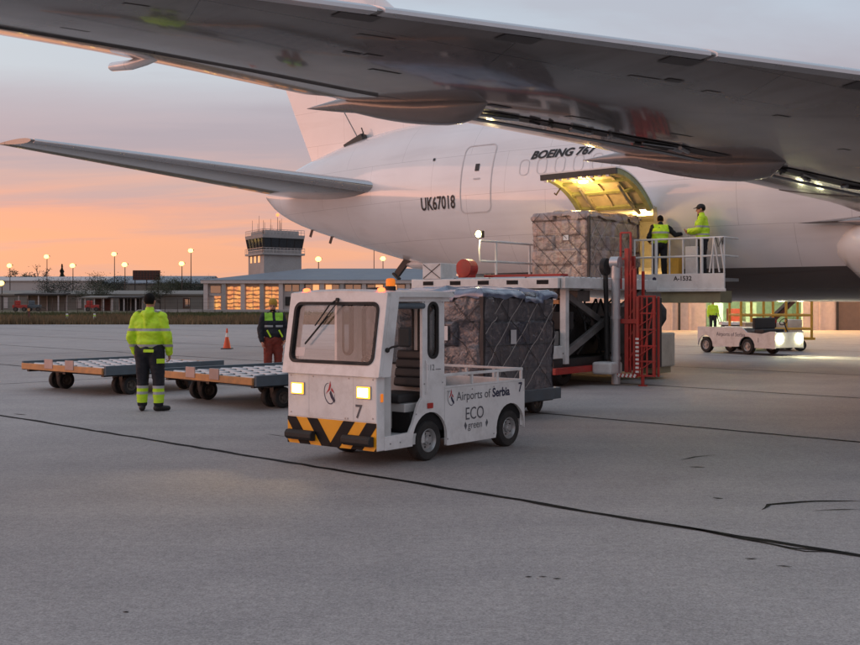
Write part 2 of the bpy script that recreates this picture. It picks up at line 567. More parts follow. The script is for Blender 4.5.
def grass_mat():
    m, nt, b = mk('grass_field')
    t = nt.nodes.new('ShaderNodeTexCoord')
    n = nt.nodes.new('ShaderNodeTexNoise'); n.inputs['Scale'].default_value = .12; n.inputs['Detail'].default_value = 8
    nt.links.new(t.outputs['Object'], n.inputs[0])
    r = nt.nodes.new('ShaderNodeValToRGB')
    r.color_ramp.elements[0].position = .35; r.color_ramp.elements[0].color = (.060, .062, .026, 1)
    r.color_ramp.elements[1].position = .65; r.color_ramp.elements[1].color = (.115, .088, .045, 1)
    nt.links.new(n.outputs[0], r.inputs[0]); nt.links.new(r.outputs[0], b.inputs['Base Color'])
    b.inputs['Roughness'].default_value = .95
    return m
MAT['grass'] = grass_mat()
MAT['dry_grass'] = mat('dry_grass', (.17, .115, .058), .9, var=.4, scale=.6)
MAT['green_grass'] = mat('green_grass', (.060, .070, .024), .9, var=.4, scale=.6)

mb = MB(); mb.add([(-2500, -300, -.06), (2500, -300, -.06), (2500, 3500, -.06), (-2500, 3500, -.06)], [(0, 1, 2, 3)])
struct(mb.build('ground', 'grass', fix=False))
EDGE = 80.0
mb = MB()
mb.add([(-320, -80, 0), (320, -80, 0), (320, 190, 0), (7, 190, 0), (7, EDGE, 0), (-320, EDGE, 0)], [(0, 1, 2, 3, 4, 5)])
apron = struct(mb.build('apron', 'concrete', fix=False))

def strip(name, pts, w, parent=apron, z=.004, wob=.02, seed=0):
    rnd = random.Random(seed)
    # resample with wobble
    P = [Vector((p[0], p[1], 0)) for p in pts]
    out = []
    for a, b in zip(P[:-1], P[1:]):
        n = max(2, int((b - a).length / .22))
        for i in range(n):
            out.append(a.lerp(b, i / n))
    out.append(P[-1])
    vs = []; w = w * 1.5
    for i, p in enumerate(out):
        d = (out[min(i + 1, len(out) - 1)] - out[max(0, i - 1)]).normalized()
        nrm = Vector((-d.y, d.x, 0))
        off = wob * noise.noise(Vector((p.x * .8, p.y * .8, seed))) + .35 * wob * rnd.uniform(-1, 1)
        ww = w * (.75 + .6 * abs(noise.noise(Vector((p.x * 2.3, p.y * 2.3, seed + 5)))))
        taper = min(1, (i + .4) / 3, (len(out) - 1 - i + .4) / 3)
        for sgn in (-1, 1):
            q = p + nrm * (off + sgn * ww * .5 * taper)
            vs.append((q.x, q.y, z))
    fs = [(2 * i, 2 * i + 1, 2 * i + 3, 2 * i + 2) for i in range(len(out) - 1)]
    m = MB(); m.add(vs, fs)
    return m.build(name, 'tar', parent, fix=False)
jd = Vector((.713, -.701))          # lane direction of the slab joints
jn = Vector((.701, .713))
for k, c in enumerate((7.0, 12.72, 18.5, 24.3, 30.1, 35.9, 41.7, 47.5, 53.3)):
    a = jn * c + jd * (-90 if k else -60); b = jn * c + jd * 60
    if a.y > EDGE - 1: 
        t_ = (a.y - (EDGE - 1)) / .701; a = a + jd * t_
    strip('slab_joint', [a, b], .055 if k < 2 else .05, wob=.035, seed=k)
for k, u in enumerate((-33, -21.5, 16, 28)):
    a = jd * u + jn * -10; b = jd * u + jn * 70
    strip('cross_joint', [a, b], .03, wob=.02, seed=40 + k)
def gp(px, py):
    Y = GY(py); return Vector((PX(px, Y), Y))
strip('crack_seal', [gp(640, 520), gp(690, 529), gp(740, 539), gp(790, 548), gp(835, 552)], .03, wob=.03, seed=61)
strip('crack_seal', [gp(775, 546), gp(805, 552), gp(850, 552)], .022, wob=.02, seed=62)
strip('crack_seal', [gp(762, 510), gp(770, 505), gp(800, 502), gp(830, 501), gp(862, 501)], .035, wob=.03, seed=63)
strip('crack_seal', [gp(815, 511), gp(840, 510), gp(862, 510)], .022, wob=.02, seed=64)
strip('crack_seal', [gp(681, 460), gp(695, 457), gp(715, 455)], .03, wob=.02, seed=65)
strip('crack_seal', [gp(690, 467), gp(705, 467.5)], .06, wob=.01, seed=66)
strip('crack_seal', [gp(525, 577), gp(532, 577)], .03, wob=.01, seed=67)
strip('crack_seal', [gp(539, 577), gp(547, 577)], .03, wob=.01, seed=68)
strip('crack_seal', [gp(553, 579), gp(561, 579)], .03, wob=.01, seed=69)
strip('crack_seal', [gp(745, 559), gp(757, 559)], .03, wob=.01, seed=70)
strip('crack_seal', [gp(776, 566), gp(792, 567)], .03, wob=.01, seed=71)
strip('crack_seal', [gp(266, 434), gp(287, 437)], .03, wob=.01, seed=72)
strip('crack_seal', [gp(713, 498), gp(723, 499)], .05, wob=.01, seed=73)
strip('crack_seal', [gp(14, 414), gp(26, 415)], .07, wob=.01, seed=74)
strip('crack_seal', [gp(123, 612), gp(129, 612.5)], .03, wob=.005, seed=75)

# grass on the verge beyond the apron edge
def grass_stuff(name, y0, y1, x0, x1, n, h, m, seed):
    rnd = random.Random(seed); mb = MB(); vs = []; fs = []
    for i in range(n):
        y = y0 + (y1 - y0) * rnd.random() ** 1.3
        x = rnd.uniform(x0, x1)
        hh = h * rnd.uniform(.5, 1.3) * (.6 + .8 * abs(noise.noise(Vector((x * .15, y * .15, seed)))))
        for k in range(3):
            a = rnd.uniform(0, pi); w = rnd.uniform(.03, .08)
            dx, dy = cos(a) * w, sin(a) * w
            lx, ly = rnd.uniform(-.12, .12), rnd.uniform(-.12, .12)
            b = len(vs)
            ox, oy = rnd.uniform(-.25, .25), rnd.uniform(-.25, .25)
            vs += [(x + ox - dx, y + oy - dy, -.06), (x + ox + dx, y + oy + dy, -.06), (x + ox + lx, y + oy + ly, hh)]
            fs.append((b, b + 1, b + 2))
    mb.add(vs, fs)
    o = mb.build(name, m, fix=False)
    o['kind'] = 'stuff'
    return o
grass_stuff('dry_grass', EDGE + .1, EDGE + 26, -48, 7, 15000, .55, 'dry_grass', 3)
grass_stuff('green_grass', EDGE + 18, EDGE + 75, -80, 7, 16000, .42, 'green_grass', 4)
# ------------------------------------------------------------------ aircraft
# local frame: x towards the nose, y away from the camera side (axis at y = AX), origin under the aft right door
S0 = Vector((.97, 30.5, 0)); RZ = radians(-37)
AX = 2.5
def L2W(x, y, z=0):
    return Vector((S0.x + x * cos(RZ) - y * sin(RZ), S0.y + x * sin(RZ) + y * cos(RZ), z))
def plane_paint(name, two_tone):
    m, nt, b = mk(name)
    t = nt.nodes.new('ShaderNodeTexCoord')
    n = nt.nodes.new('ShaderNodeTexNoise'); n.inputs['Scale'].default_value = .8; n.inputs['Detail'].default_value = 7
    nt.links.new(t.outputs['Object'], n.inputs[0])
    r = nt.nodes.new('ShaderNodeValToRGB')
    r.color_ramp.elements[0].position = .3; r.color_ramp.elements[0].color = (.78, .765, .77, 1)
    r.color_ramp.elements[1].position = .7; r.color_ramp.elements[1].color = (.84, .83, .83, 1)
    nt.links.new(n.outputs[0], r.inputs[0]); out = r.outputs[0]
    # streaks of grime running back along the skin
    mp = nt.nodes.new('ShaderNodeMapping'); mp.inputs['Scale'].default_value = (.25, 2.2, 2.2)
    nt.links.new(t.outputs['Object'], mp.inputs[0])
    n2 = nt.nodes.new('ShaderNodeTexNoise'); n2.inputs['Scale'].default_value = 1.2; n2.inputs['Detail'].default_value = 8
    nt.links.new(mp.outputs[0], n2.inputs[0])
    mr = nt.nodes.new('ShaderNodeMapRange'); mr.inputs[1].default_value = .5; mr.inputs[2].default_value = .8
    mr.inputs[3].default_value = 0; mr.inputs[4].default_value = .20
    nt.links.new(n2.outputs[0], mr.inputs[0])
    mx = nt.nodes.new('ShaderNodeMix'); mx.data_type = 'RGBA'
    nt.links.new(mr.outputs[0], mx.inputs[0]); nt.links.new(out, mx.inputs[6]); mx.inputs[7].default_value = (.36, .31, .28, 1)
    out = mx.outputs[2]
    # skin panel seams
    br = nt.nodes.new('ShaderNodeTexBrick'); br.inputs['Scale'].default_value = 1.0
    br.inputs['Brick Width'].default_value = 2.6; br.inputs['Row Height'].default_value = 1.15
    br.inputs['Mortar Size'].default_value = .006; br.inputs['Mortar Smooth'].default_value = .3
    br.inputs['Color1'].default_value = br.inputs['Color2'].default_value = (1, 1, 1, 1)
    br.inputs['Mortar'].default_value = (.70, .69, .69, 1)
    sp = nt.nodes.new('ShaderNodeSeparateXYZ'); cb = nt.nodes.new('ShaderNodeCombineXYZ')
    nt.links.new(t.outputs['Object'], sp.inputs[0])
    nt.links.new(sp.outputs[0], cb.inputs[0]); nt.links.new(sp.outputs[2], cb.inputs[1])
    nt.links.new(cb.outputs[0], br.inputs[0])
    ml = nt.nodes.new('ShaderNodeMix'); ml.data_type = 'RGBA'; ml.blend_type = 'MULTIPLY'; ml.inputs[0].default_value = 1
    nt.links.new(out, ml.inputs[6]); nt.links.new(br.outputs[0], ml.inputs[7]); out = ml.outputs[2]
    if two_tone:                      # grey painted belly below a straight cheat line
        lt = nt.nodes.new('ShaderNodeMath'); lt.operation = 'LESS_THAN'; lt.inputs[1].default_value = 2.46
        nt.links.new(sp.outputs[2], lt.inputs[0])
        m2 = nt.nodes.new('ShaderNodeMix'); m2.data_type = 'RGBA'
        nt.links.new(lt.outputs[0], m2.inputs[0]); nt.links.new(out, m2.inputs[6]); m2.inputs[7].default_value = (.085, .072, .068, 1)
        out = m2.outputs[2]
    nt.links.new(out, b.inputs['Base Color'])
    b.inputs['Roughness'].default_value = .26
    b.inputs['Specular IOR Level'].default_value = .5
    b.inputs['Coat Weight'].default_value = 1.0; b.inputs['Coat Roughness'].default_value = .05
    n3 = nt.nodes.new('ShaderNodeTexNoise'); n3.inputs['Scale'].default_value = 1.1; n3.inputs['Detail'].default_value = 2
    nt.links.new(t.outputs['Object'], n3.inputs[0])
    bp = nt.nodes.new('ShaderNodeBump'); bp.inputs['Strength'].default_value = .06; bp.inputs['Distance'].default_value = .03
    nt.links.new(n3.outputs[0], bp.inputs['Height']); nt.links.new(bp.outputs[0], b.inputs['Normal'])
    nt.links.new(bp.outputs[0], b.inputs['Coat Normal'])
    return m
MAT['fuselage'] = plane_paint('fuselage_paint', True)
MAT['plane_white'] = plane_paint('plane_white', False)
def wing_paint():
    m, nt, b = mk('wing_grey')
    t = nt.nodes.new('ShaderNodeTexCoord')
    n = nt.nodes.new('ShaderNodeTexNoise'); n.inputs['Scale'].default_value = 1.1; n.inputs['Detail'].default_value = 8
    nt.links.new(t.outputs['Object'], n.inputs[0])
    r = nt.nodes.new('ShaderNodeValToRGB')
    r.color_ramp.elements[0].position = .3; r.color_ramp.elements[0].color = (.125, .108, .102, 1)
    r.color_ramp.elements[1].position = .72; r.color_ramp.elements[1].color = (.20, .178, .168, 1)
    nt.links.new(n.outputs[0], r.inputs[0])
    mp = nt.nodes.new('ShaderNodeMapping'); mp.inputs['Rotation'].default_value = (0, 0, radians(28))
    nt.links.new(t.outputs['Object'], mp.inputs[0])
    br = nt.nodes.new('ShaderNodeTexBrick'); br.inputs['Scale'].default_value = 1.0
    br.inputs['Brick Width'].default_value = .62; br.inputs['Row Height'].default_value = 2.9
    br.inputs['Mortar Size'].default_value = .007; br.inputs['Mortar Smooth'].default_value = .2
    br.offset = .0
    br.inputs['Color1'].default_value = (1, 1, 1, 1); br.inputs['Color2'].default_value = (.86, .86, .86, 1)
    br.inputs['Mortar'].default_value = (.35, .34, .34, 1)
    nt.links.new(mp.outputs[0], br.inputs[0])
    ml = nt.nodes.new('ShaderNodeMix'); ml.data_type = 'RGBA'; ml.blend_type = 'MULTIPLY'; ml.inputs[0].default_value = .8
    nt.links.new(r.outputs[0], ml.inputs[6]); nt.links.new(br.outputs[0], ml.inputs[7])
    # leak stains drawn back by the airflow
    mp2 = nt.nodes.new('ShaderNodeMapping'); mp2.inputs['Scale'].default_value = (.35, 2.4, 1)
    nt.links.new(t.outputs['Object'], mp2.inputs[0])
    n2 = nt.nodes.new('ShaderNodeTexNoise'); n2.inputs['Scale'].default_value = 1.3; n2.inputs['Detail'].default_value = 8
    nt.links.new(mp2.outputs[0], n2.inputs[0])
    mr = nt.nodes.new('ShaderNodeMapRange'); mr.inputs[1].default_value = .52; mr.inputs[2].default_value = .78
    mr.inputs[4].default_value = .55
    nt.links.new(n2.outputs[0], mr.inputs[0])
    m3 = nt.nodes.new('ShaderNodeMix'); m3.data_type = 'RGBA'
    nt.links.new(mr.outputs[0], m3.inputs[0]); nt.links.new(ml.outputs[2], m3.inputs[6]); m3.inputs[7].default_value = (.075, .058, .050, 1)
    nt.links.new(m3.outputs[2], b.inputs['Base Color'])
    mr2 = nt.nodes.new('ShaderNodeMapRange'); mr2.inputs[3].default_value = .12; mr2.inputs[4].default_value = .34
    nt.links.new(n2.outputs[0], mr2.inputs[0]); nt.links.new(mr2.outputs[0], b.inputs['Roughness'])
    b.inputs['Coat Weight'].default_value = .9; b.inputs['Coat Roughness'].default_value = .07
    n3 = nt.nodes.new('ShaderNodeTexNoise'); n3.inputs['Scale'].default_value = 2.2; n3.inputs['Detail'].default_value = 3
    nt.links.new(t.outputs['Object'], n3.inputs[0])
    bp = nt.nodes.new('ShaderNodeBump'); bp.inputs['Strength'].default_value = .12; bp.inputs['Distance'].default_value = .03
    nt.links.new(n3.outputs[0], bp.inputs['Height']); nt.links.new(bp.outputs[0], b.inputs['Normal'])
    return m
MAT['wing'] = wing_paint()
MAT['wing_dark'] = mat('wing_dark', (.045, .042, .042), .45, .2, var=.3, dirt=.3, dscale=3)
MAT['fairing_grey'] = mat('fairing_grey', (.23, .205, .195), .3, var=.08, scale=2, dirt=.25, dscale=1.5, coat=.8)
MAT['panel_grey'] = mat('panel_grey', (.085, .078, .076), .45, var=.1)
MAT['slat_metal'] = mat('slat_metal', (.55, .56, .58), .30, .75, var=.04, dirt=.05, dscale=2)
MAT['door_inner'] = mat('door_inner', (.55, .50, .36), .5, var=.12, dirt=.3, dscale=4)
MAT['door_green'] = mat('door_green', (.30, .33, .16), .5, var=.15, dirt=.35, dscale=4)
MAT['seal'] = mat('seal', (.06, .055, .05), .6, var=.3)
MAT['bay_lining'] = mat('bay_lining', (.55, .52, .45), .6, var=.1, dirt=.3)

plane = thing('cargo_airliner', 'white wide-body cargo airliner with open belly door, tail to the left', 'airliner', S0, RZ)
SEC = [(10.15, 5.17, 5.52, .17), (9.7, 4.80, 5.80, .40), (9.0, 4.42, 6.05, .60), (8, 4.06, 6.38, .88), (6, 3.50, 6.86, 1.42), (4, 2.97, 7.14, 1.92),
       (2, 2.50, 7.22, 2.26), (0, 2.10, 7.22, 2.45), (-2, 1.82, 7.22, 2.53), (-4, 1.68, 7.22, 2.55), (-6, 1.65, 7.22, 2.55),
       (-20, 1.65, 7.22, 2.55), (-33, 1.65, 7.22, 2.55), (-36, 1.70, 7.10, 2.42), (-38.5, 1.95, 6.35, 1.95), (-40, 2.45, 5.35, 1.25), (-40.8, 3.0, 4.55, .6), (-41, 3.45, 4.05, .2)]
def fprof(x):
    s = -x
    for (a, b) in zip(SEC[:-1], SEC[1:]):
        if a[0] >= s >= b[0]:
            i = SEC.index(a)
            p0 = SEC[max(0, i - 1)]; p3 = SEC[min(len(SEC) - 1, i + 2)]
            u = (a[0] - s) / (a[0] - b[0])
            res = []
            for k in (1, 2, 3):
                h = a[0] - b[0]
                m1 = ((b[k] - p0[k]) / max(1e-6, p0[0] - b[0])) * h if i > 0 else (b[k] - a[k])
                m2 = ((p3[k] - a[k]) / max(1e-6, a[0] - p3[0])) * h
                h00 = 2 * u**3 - 3 * u**2 + 1; h10 = u**3 - 2 * u**2 + u
                h01 = -2 * u**3 + 3 * u**2; h11 = u**3 - u**2
                res.append(h00 * a[k] + h10 * m1 + h01 * b[k] + h11 * m2)
            return res
    e = SEC[0] if s > SEC[0][0] else SEC[-1]
    return list(e[1:])
def fpt(x, th, off=0.0):
    """point on the skin; th = 0 on the right side (towards the camera), pi/2 on top"""
    zb, zt, w = fprof(x)
    h = (zt - zb) / 2; zc = (zt + zb) / 2
    return Vector((x, AX - (w + off) * cos(th), zc + (h + off) * sin(th)))
def th_of_z(x, z):
    zb, zt, w = fprof(x)
    return math.asin(max(-1, min(1, (z - (zt + zb) / 2) / ((zt - zb) / 2))))
DX0, DX1 = 3.70, 5.72            # cargo door opening along the skin
T0, T1 = radians(-53), radians(-9.5)
xs = [-10.15, -10.0, -9.7, -9.4, -9, -8.5] + [-8 + .5 * i for i in range(24)] + [4.2, 4.7, 5.2]
xs += [DX0, DX1] + [6 + 1.0 * i for i in range(30)] + [36.5, 37, 37.5, 38, 38.5, 39, 39.5, 40, 40.4, 40.8, 41]
xs = sorted(set(x for x in xs if not (DX0 - .18 < x < DX0 - 1e-6 or DX0 + 1e-6 < x < DX0 + .18 or DX1 - .18 < x < DX1 - 1e-6 or DX1 + 1e-6 < x < DX1 + .2)))
ths = [radians(-90 + i * 5) for i in range(72)]
ths = sorted([t for t in ths if abs(t - T0) > .05 and abs(t - T1) > .05] + [T0, T1])
mb = MB(); n = len(ths)
vs = [fpt(x, t) for x in xs for t in ths]; fs = []
for k in range(len(xs) - 1):
    for i in range(n):
        xm = (xs[k] + xs[k + 1]) / 2; tm = (ths[i] + ths[(i + 1) % n]) / 2
        if DX0 < xm < DX1 and i < n - 1 and T0 < tm < T1:
            continue
        fs.append((k * n + i, k * n + (i + 1) % n, (k + 1) * n + (i + 1) % n, (k + 1) * n + i))
fs.append(tuple(range(n - 1, -1, -1))); fs.append(tuple(range((len(xs) - 1) * n, len(xs) * n)))
mb.add(vs, fs)
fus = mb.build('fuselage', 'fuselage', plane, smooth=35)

def skin_patch(name, x0, x1, z0, z1, r, off, m, parent, outline=0.0, nx=10, nz=10):
    """panel lying on the skin; an outline width makes it a thin rounded frame"""
    out = rrect(x0, x1, z0, z1, r, 6)
    mb = MB()
    if outline > 0:
        inn = rrect(x0 + outline, x1 - outline, z0 + outline, z1 - outline, max(.02, r - outline), 6)
        def dense(l):
            q = []
            for i in range(len(l)):
                a, b = l[i], l[(i + 1) % len(l)]
                k = max(1, int(math.hypot(b[0] - a[0], b[1] - a[1]) / .15))
                q += [(a[0] + (b[0] - a[0]) * j / k, a[1] + (b[1] - a[1]) * j / k) for j in range(k)]
            return q
        # same number of points on both loops
        A = []; B = []
        for i in range(len(out)):
            a, b, c, d = out[i], out[(i + 1) % len(out)], inn[i], inn[(i + 1) % len(inn)]
            k = max(1, int(math.hypot(b[0] - a[0], b[1] - a[1]) / .15))
            for j in range(k):
                u = j / k
                A.append((a[0] + (b[0] - a[0]) * u, a[1] + (b[1] - a[1]) * u)); B.append((c[0] + (d[0] - c[0]) * u, c[1] + (d[1] - c[1]) * u))
        m_ = len(A)
        vs = [fpt(p[0], th_of_z(p[0], p[1]), off) for p in A + B]
        mb.add(vs, [(i, (i + 1) % m_, m_ + (i + 1) % m_, m_ + i) for i in range(m_)])
    else:
        vs = []
        for j in range(nz + 1):
            for i in range(nx + 1):
                x = x0 + (x1 - x0) * i / nx; z = z0 + (z1 - z0) * j / nz
                vs.append(fpt(x, th_of_z(x, z), off))
        mb.add(vs, [(j * (nx + 1) + i, j * (nx + 1) + i + 1, (j + 1) * (nx + 1) + i + 1, (j + 1) * (nx + 1) + i) for j in range(nz) for i in range(nx)])
    return mb.build(name, m, parent, smooth=True, fix=False)
MAT['seam'] = mat('seam', (.60, .58, .58), .5, var=.1)
pd = skin_patch('passenger_door', -.22, .86, 4.10, 6.02, .18, .012, 'seam', fus, outline=.028)
skin_patch('door_window', .26, .40, 5.26, 5.46, .06, .014, 'text_black', fus, nx=3, nz=3)
skin_patch('door_placard', .24, .46, 5.02, 5.06, .01, .014, 'seam', fus, nx=3, nz=2)
for i in range(7):
    x = 1.75 + i * .55
    skin_patch('window_plug', x, x + .30, 5.02, 5.45, .12, .010, 'seam', fus, outline=.016)
skin_patch('drain_port', -1.35, -1.27, 5.68, 5.76, .03, .014, 'text_black', fus, nx=2, nz=2)

def skin_text(name, body, size, x0, z0, shear, off, space=1.0, width=None, parent=fus, m='text_black'):
    w = text_width(body, size, shear=shear, offset=off, space=space)
    k = width / w if width else 1
    def fn(a, b):
        x = x0 + a * k
        zb, zt, ww = fprof(x)
        R = (zt - zb) / 2
        th = th_of_z(x, z0) + b / R
        return fpt(x, th, .016)
    return lettering(name, body, size, fn, m, parent, shear=shear, offset=off, space=space)
skin_text('registration_lettering', 'UK67018', .52, -1.72, 4.28, 0, .008, width=1.30)
skin_text('type_lettering', 'BOEING 767', .32, 2.05, 5.45, .35, .012, width=1.98)

# --- wings
def le_s(r): return -14.3 + (r - 15.8) * .675
def te_s(r):
    if r >= 8.7: return -11.9 + (r - 8.7) * .363
    return -11.9 - (8.7 - r) * .09
ZT = [(0, 2.72, -.10), (2, 2.86, -.10), (9, 3.48, -.14), (14, 3.885, -.03), (16, 3.99, 0), (18, 4.085, .04), (20, 4.185, .125), (22, 4.28, .13), (25, 4.40, .14)]
def wzt(r):
    for a, b in zip(ZT[:-1], ZT[1:]):
        if a[0] <= r <= b[0]:
            u = (r - a[0]) / (b[0] - a[0]); return a[1] + (b[1] - a[1]) * u, a[2] + (b[2] - a[2]) * u
    return ZT[-1][1:]
def foil(u, t, low):
    """half thickness distribution"""
    if low: return -.52 * t * (4 * u * (1 - u)) ** .92 * (1 - .25 * u)
    return .50 * t * (4 * u * (1 - u)) ** .62 * (1 - .2 * u) + .0
def wpt(r, u, low, side=1, drop=0.0):
    c = te_s(r) - le_s(r)
    s = le_s(r) + u * c
    t = .135 - .03 * min(1, r / 20)
    z0, tw_ = wzt(r)
    z = z0 + tw_ * u + c * foil(min(1, max(0, u)), t, low) - drop
    return Vector((-s, AX - side * r, z))
def wing_loft(rs, u0, u1, side, nu=14, drop=0.0, shrink=1.0):
    secs = []
    for r in rs:
        us = [u0 + (u1 - u0) * (1 - cos(pi * i / nu)) / 2 for i in range(nu + 1)]
        lo = [wpt(r, u, True, side, drop) for u in us]
        up = [wpt(r, u, False, side, drop) for u in reversed(us)]
        if u0 == 0: up = up[:-1]
        if u1 >= .999: lo = lo[:-1]
        secs.append(lo + up)
    mb = MB(); mb.loft(secs); return mb
def rs_(a, b, n): return [a + (b - a) * i / n for i in range(n + 1)]
def canoe(secs_fn, n=14, m=14):
    secs = []
    for i in range(n + 1):
        c, w, h = secs_fn(i / n)
        secs.append([c + Vector((0, w * cos(2 * pi * j / m), h * sin(2 * pi * j / m))) for j in range(m)])
    mb = MB(); mb.loft(secs); return mb
for side in (1, -1):
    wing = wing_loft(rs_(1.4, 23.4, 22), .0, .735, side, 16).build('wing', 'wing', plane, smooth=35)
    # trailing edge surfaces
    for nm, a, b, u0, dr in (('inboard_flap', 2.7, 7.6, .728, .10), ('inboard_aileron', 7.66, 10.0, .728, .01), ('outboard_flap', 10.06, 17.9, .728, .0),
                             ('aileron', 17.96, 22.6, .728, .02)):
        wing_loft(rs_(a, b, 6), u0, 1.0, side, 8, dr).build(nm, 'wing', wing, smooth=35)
    # flap cove seen from below: dark open gap with rods
    if side == 1:
        mb = MB()
        for r0, r1 in ((10.3, 12.6), (13.5, 16.8)):
            q = []
            for u in (.665, .726):
                for r in rs_(r0, r1, 6):
                    q.append(wpt(r, u, True, side, .012))
            mb.add(q, [(i, i + 1, i + 8, i + 7) for i in range(6)])
        mb.build('flap_cove', 'wing_dark', wing, fix=False)
        rnd = random.Random(5)
        for k in range(26):
            r = rnd.uniform(10.4, 16.6)
            if 12.6 < r < 13.5: continue
            mb = MB()
            u0 = rnd.uniform(.665, .70); u1 = u0 + rnd.uniform(.012, .03)
            p0 = wpt(r, u0, True, side, .03); p1 = wpt(r + rnd.uniform(-.5, .5), u1, True, side, .035)
            mb.tube([p0, p1], rnd.uniform(.012, .03), 6)
            mb.build('linkage_rod', rnd.choice(['steel', 'galv', 'wing_dark']), wing)
        for r0, r1 in ((10.15, 12.6), (13.5, 16.9)):
            mb = MB(); mb.tube([wpt(r, .742, True, side, .065) for r in rs_(r0, r1, 5)], .022, 6)
            mb.build('torque_tube', 'steel', wing)
    # slats
    for a, b in ((3.2, 6.2), (8.9, 11.6), (11.66, 14.4), (14.46, 17.2), (17.26, 20.0), (20.06, 22.8)):
        secs = []
        for r in rs_(a, b, 4):
            lo = [wpt(r, u, True, side, .012) + Vector((.02 * (1 - u / .03), 0, 0)) for u in (.022, .015, .009, .005, .001)]
            up = [wpt(r, u, False, side, -.014) + Vector((.02 * (1 - u / .07), 0, 0)) for u in (.001, .006, .015, .03, .055)]
            inn = [wpt(r, .05, False, side, .03), wpt(r, .02, True, side, -.02)]
            secs.append(lo + up + inn)
        mb = MB(); mb.loft(secs); mb.build('slat', 'slat_metal', wing, smooth=40)
    if side == 1:
        for r in (14.0, 15.5, 17.35, 18.8, 20.1):
            mb = MB(); q = []
            for u in (.026, .062):
                for rr in (r - .16, r + .16): q.append(wpt(rr, u, True, side, .01))
            mb.add(q, [(0, 1, 3, 2)]); mb.build('slat_track_panel', 'panel_grey', wing, fix=False)
        rnd = random.Random(11)
        for k in range(22):          # small access panels and drains under the wing
            r = rnd.uniform(9.5, 21.5); u = rnd.choice((.16, .28, .42, .55)) + rnd.uniform(-.02, .02)
            mb = MB(); q = []
            w = rnd.uniform(.06, .16); du = rnd.uniform(.012, .03)
            for uu in (u, u + du):
                for rr in (r - w, r + w): q.append(wpt(rr, uu, True, side, .006))
            mb.add(q, [(0, 1, 3, 2)]); mb.build('access_panel', rnd.choice(['panel_grey', 'wing', 'wing']), wing, fix=False)
        # dump nozzle behind the trailing edge
        te = wpt(19.9, 1.0, True, side)
        mb = MB(); mb.tube([te + Vector((.75, -.03, -.03)), te + Vector((.3, -.02, -.09)), te + Vector((.02, 0, -.10)), te + Vector((-.30, 0, -.08)), te + Vector((-.34, 0, -.08))], [.05, .055, .055, .05, .03], 10)
        mb.build('dump_nozzle', 'plane_white', wing, smooth=True)
        mb = MB(); mb.box(te + Vector((.5, .12, .03)), (.5, .05, .05)); mb.box(te + Vector((.35, -.15, .03)), (.45, .04, .05)); mb.build('dump_bracket', 'wing_dark', wing)
    # flap track fairings
    for rf, l0, l1, ww in ((17.3, -10.75, -8.0, .22), (13.0, -12.6, -9.55, .26), (6.6, -13.9, -11.35, .22)):
        c = te_s(rf) - le_s(rf)
        def fn(u, rf=rf, l0=l0, l1=l1, ww=ww, c=c):
            s = l0 + (l1 - l0) * u
            uu = (s - le_s(rf)) / c
            zb = wpt(rf, min(uu, .99), True, 1).z if uu < 1 else wpt(rf, .99, True, 1).z
            k = (sqrt(max(0, 1 - (1 - u / .22) ** 2)) if u < .22 else cos(pi / 2 * (u - .22) / .78) ** .9) if 0 < u < 1 else .02
            k = max(k, .02)
            tail = max(0, u - .72) / .28
            return Vector((-s, AX - side * rf, zb - .05 * k + .01)), ww * k, (.19 if rf > 15 else .22) * k
        canoe(fn).build('flap_track_fairing', 'fairing_grey', wing, smooth=50)
    # engine under the wing
    e = Vector((22.6, AX - side * 7.9, 2.05))
    mb = MB()
    prof = [(1.02, 0), (1.10, .06), (1.20, .0 + .25), (1.30, .9), (1.32, 1.8), (1.26, 2.9), (1.10, 3.8), (1.0, 4.1)]
    mb.lathe([(r, -h + 4.1) for r, h in prof] , e - Vector((2.2, 0, 0)), 'x', 36, cap=False)
    eng = mb.build('engine_nacelle', 'plane_white', plane, smooth=True)
    mb = MB(); mb.lathe([(.98, 3.9), (.98, 0.0)], e - Vector((2.2, 0, 0)), 'x', 36, cap=False)
    mb.lathe([(.97, 3.2), (.30, 3.25), (.02, 3.6)], e - Vector((2.2, 0, 0)), 'x', 36); mb.build('fan', 'wing_dark', eng, smooth=40)
    mb = MB(); mb.lathe([(.62, .3), (.55, -1.2), (.36, -1.5), (.03, -2.3)], e - Vector((2.2, 0, 0)), 'x', 28); mb.build('exhaust_cone', 'steel', eng, smooth=40)
    mb = MB(); mb.loft([[e + Vector((x, w, z)) for w, z in ((-.2, 1.0), (.2, 1.0), (.2, 1.75), (-.2, 1.75))] for x in (1.2, -3.2)]); mb.build('pylon', 'plane_white', eng)
    # main gear
    g = Vector((13.6, AX - side * 4.65, 0))
    mb = MB(); mb.cyl(g + Vector((0, 0, .55)), g + Vector((0, 0, 2.9)), .16); mb.bar(g + Vector((-.75, 0, .55)), g + Vector((.75, 0, .55)), .2)
    mb.cyl(g + Vector((-.72, -.5, .55)), g + Vector((-.72, .5, .55)), .07); mb.cyl(g + Vector((.72, -.5, .55)), g + Vector((.72, .5, .55)), .07)
    gear = mb.build('main_gear', 'steel', plane, smooth=40)
    for dx in (-.72, .72):
        for dy in (-.45, .45):
            mb = MB(); mb.lathe([(.25, -.19), (.5, -.2), (.56, -.12), (.57, 0), (.56, .12), (.5, .2), (.25, .19)], g + Vector((dx, dy, .57)), 'y', 26)
            mb.build('wheel', 'rubber', gear, smooth=40)
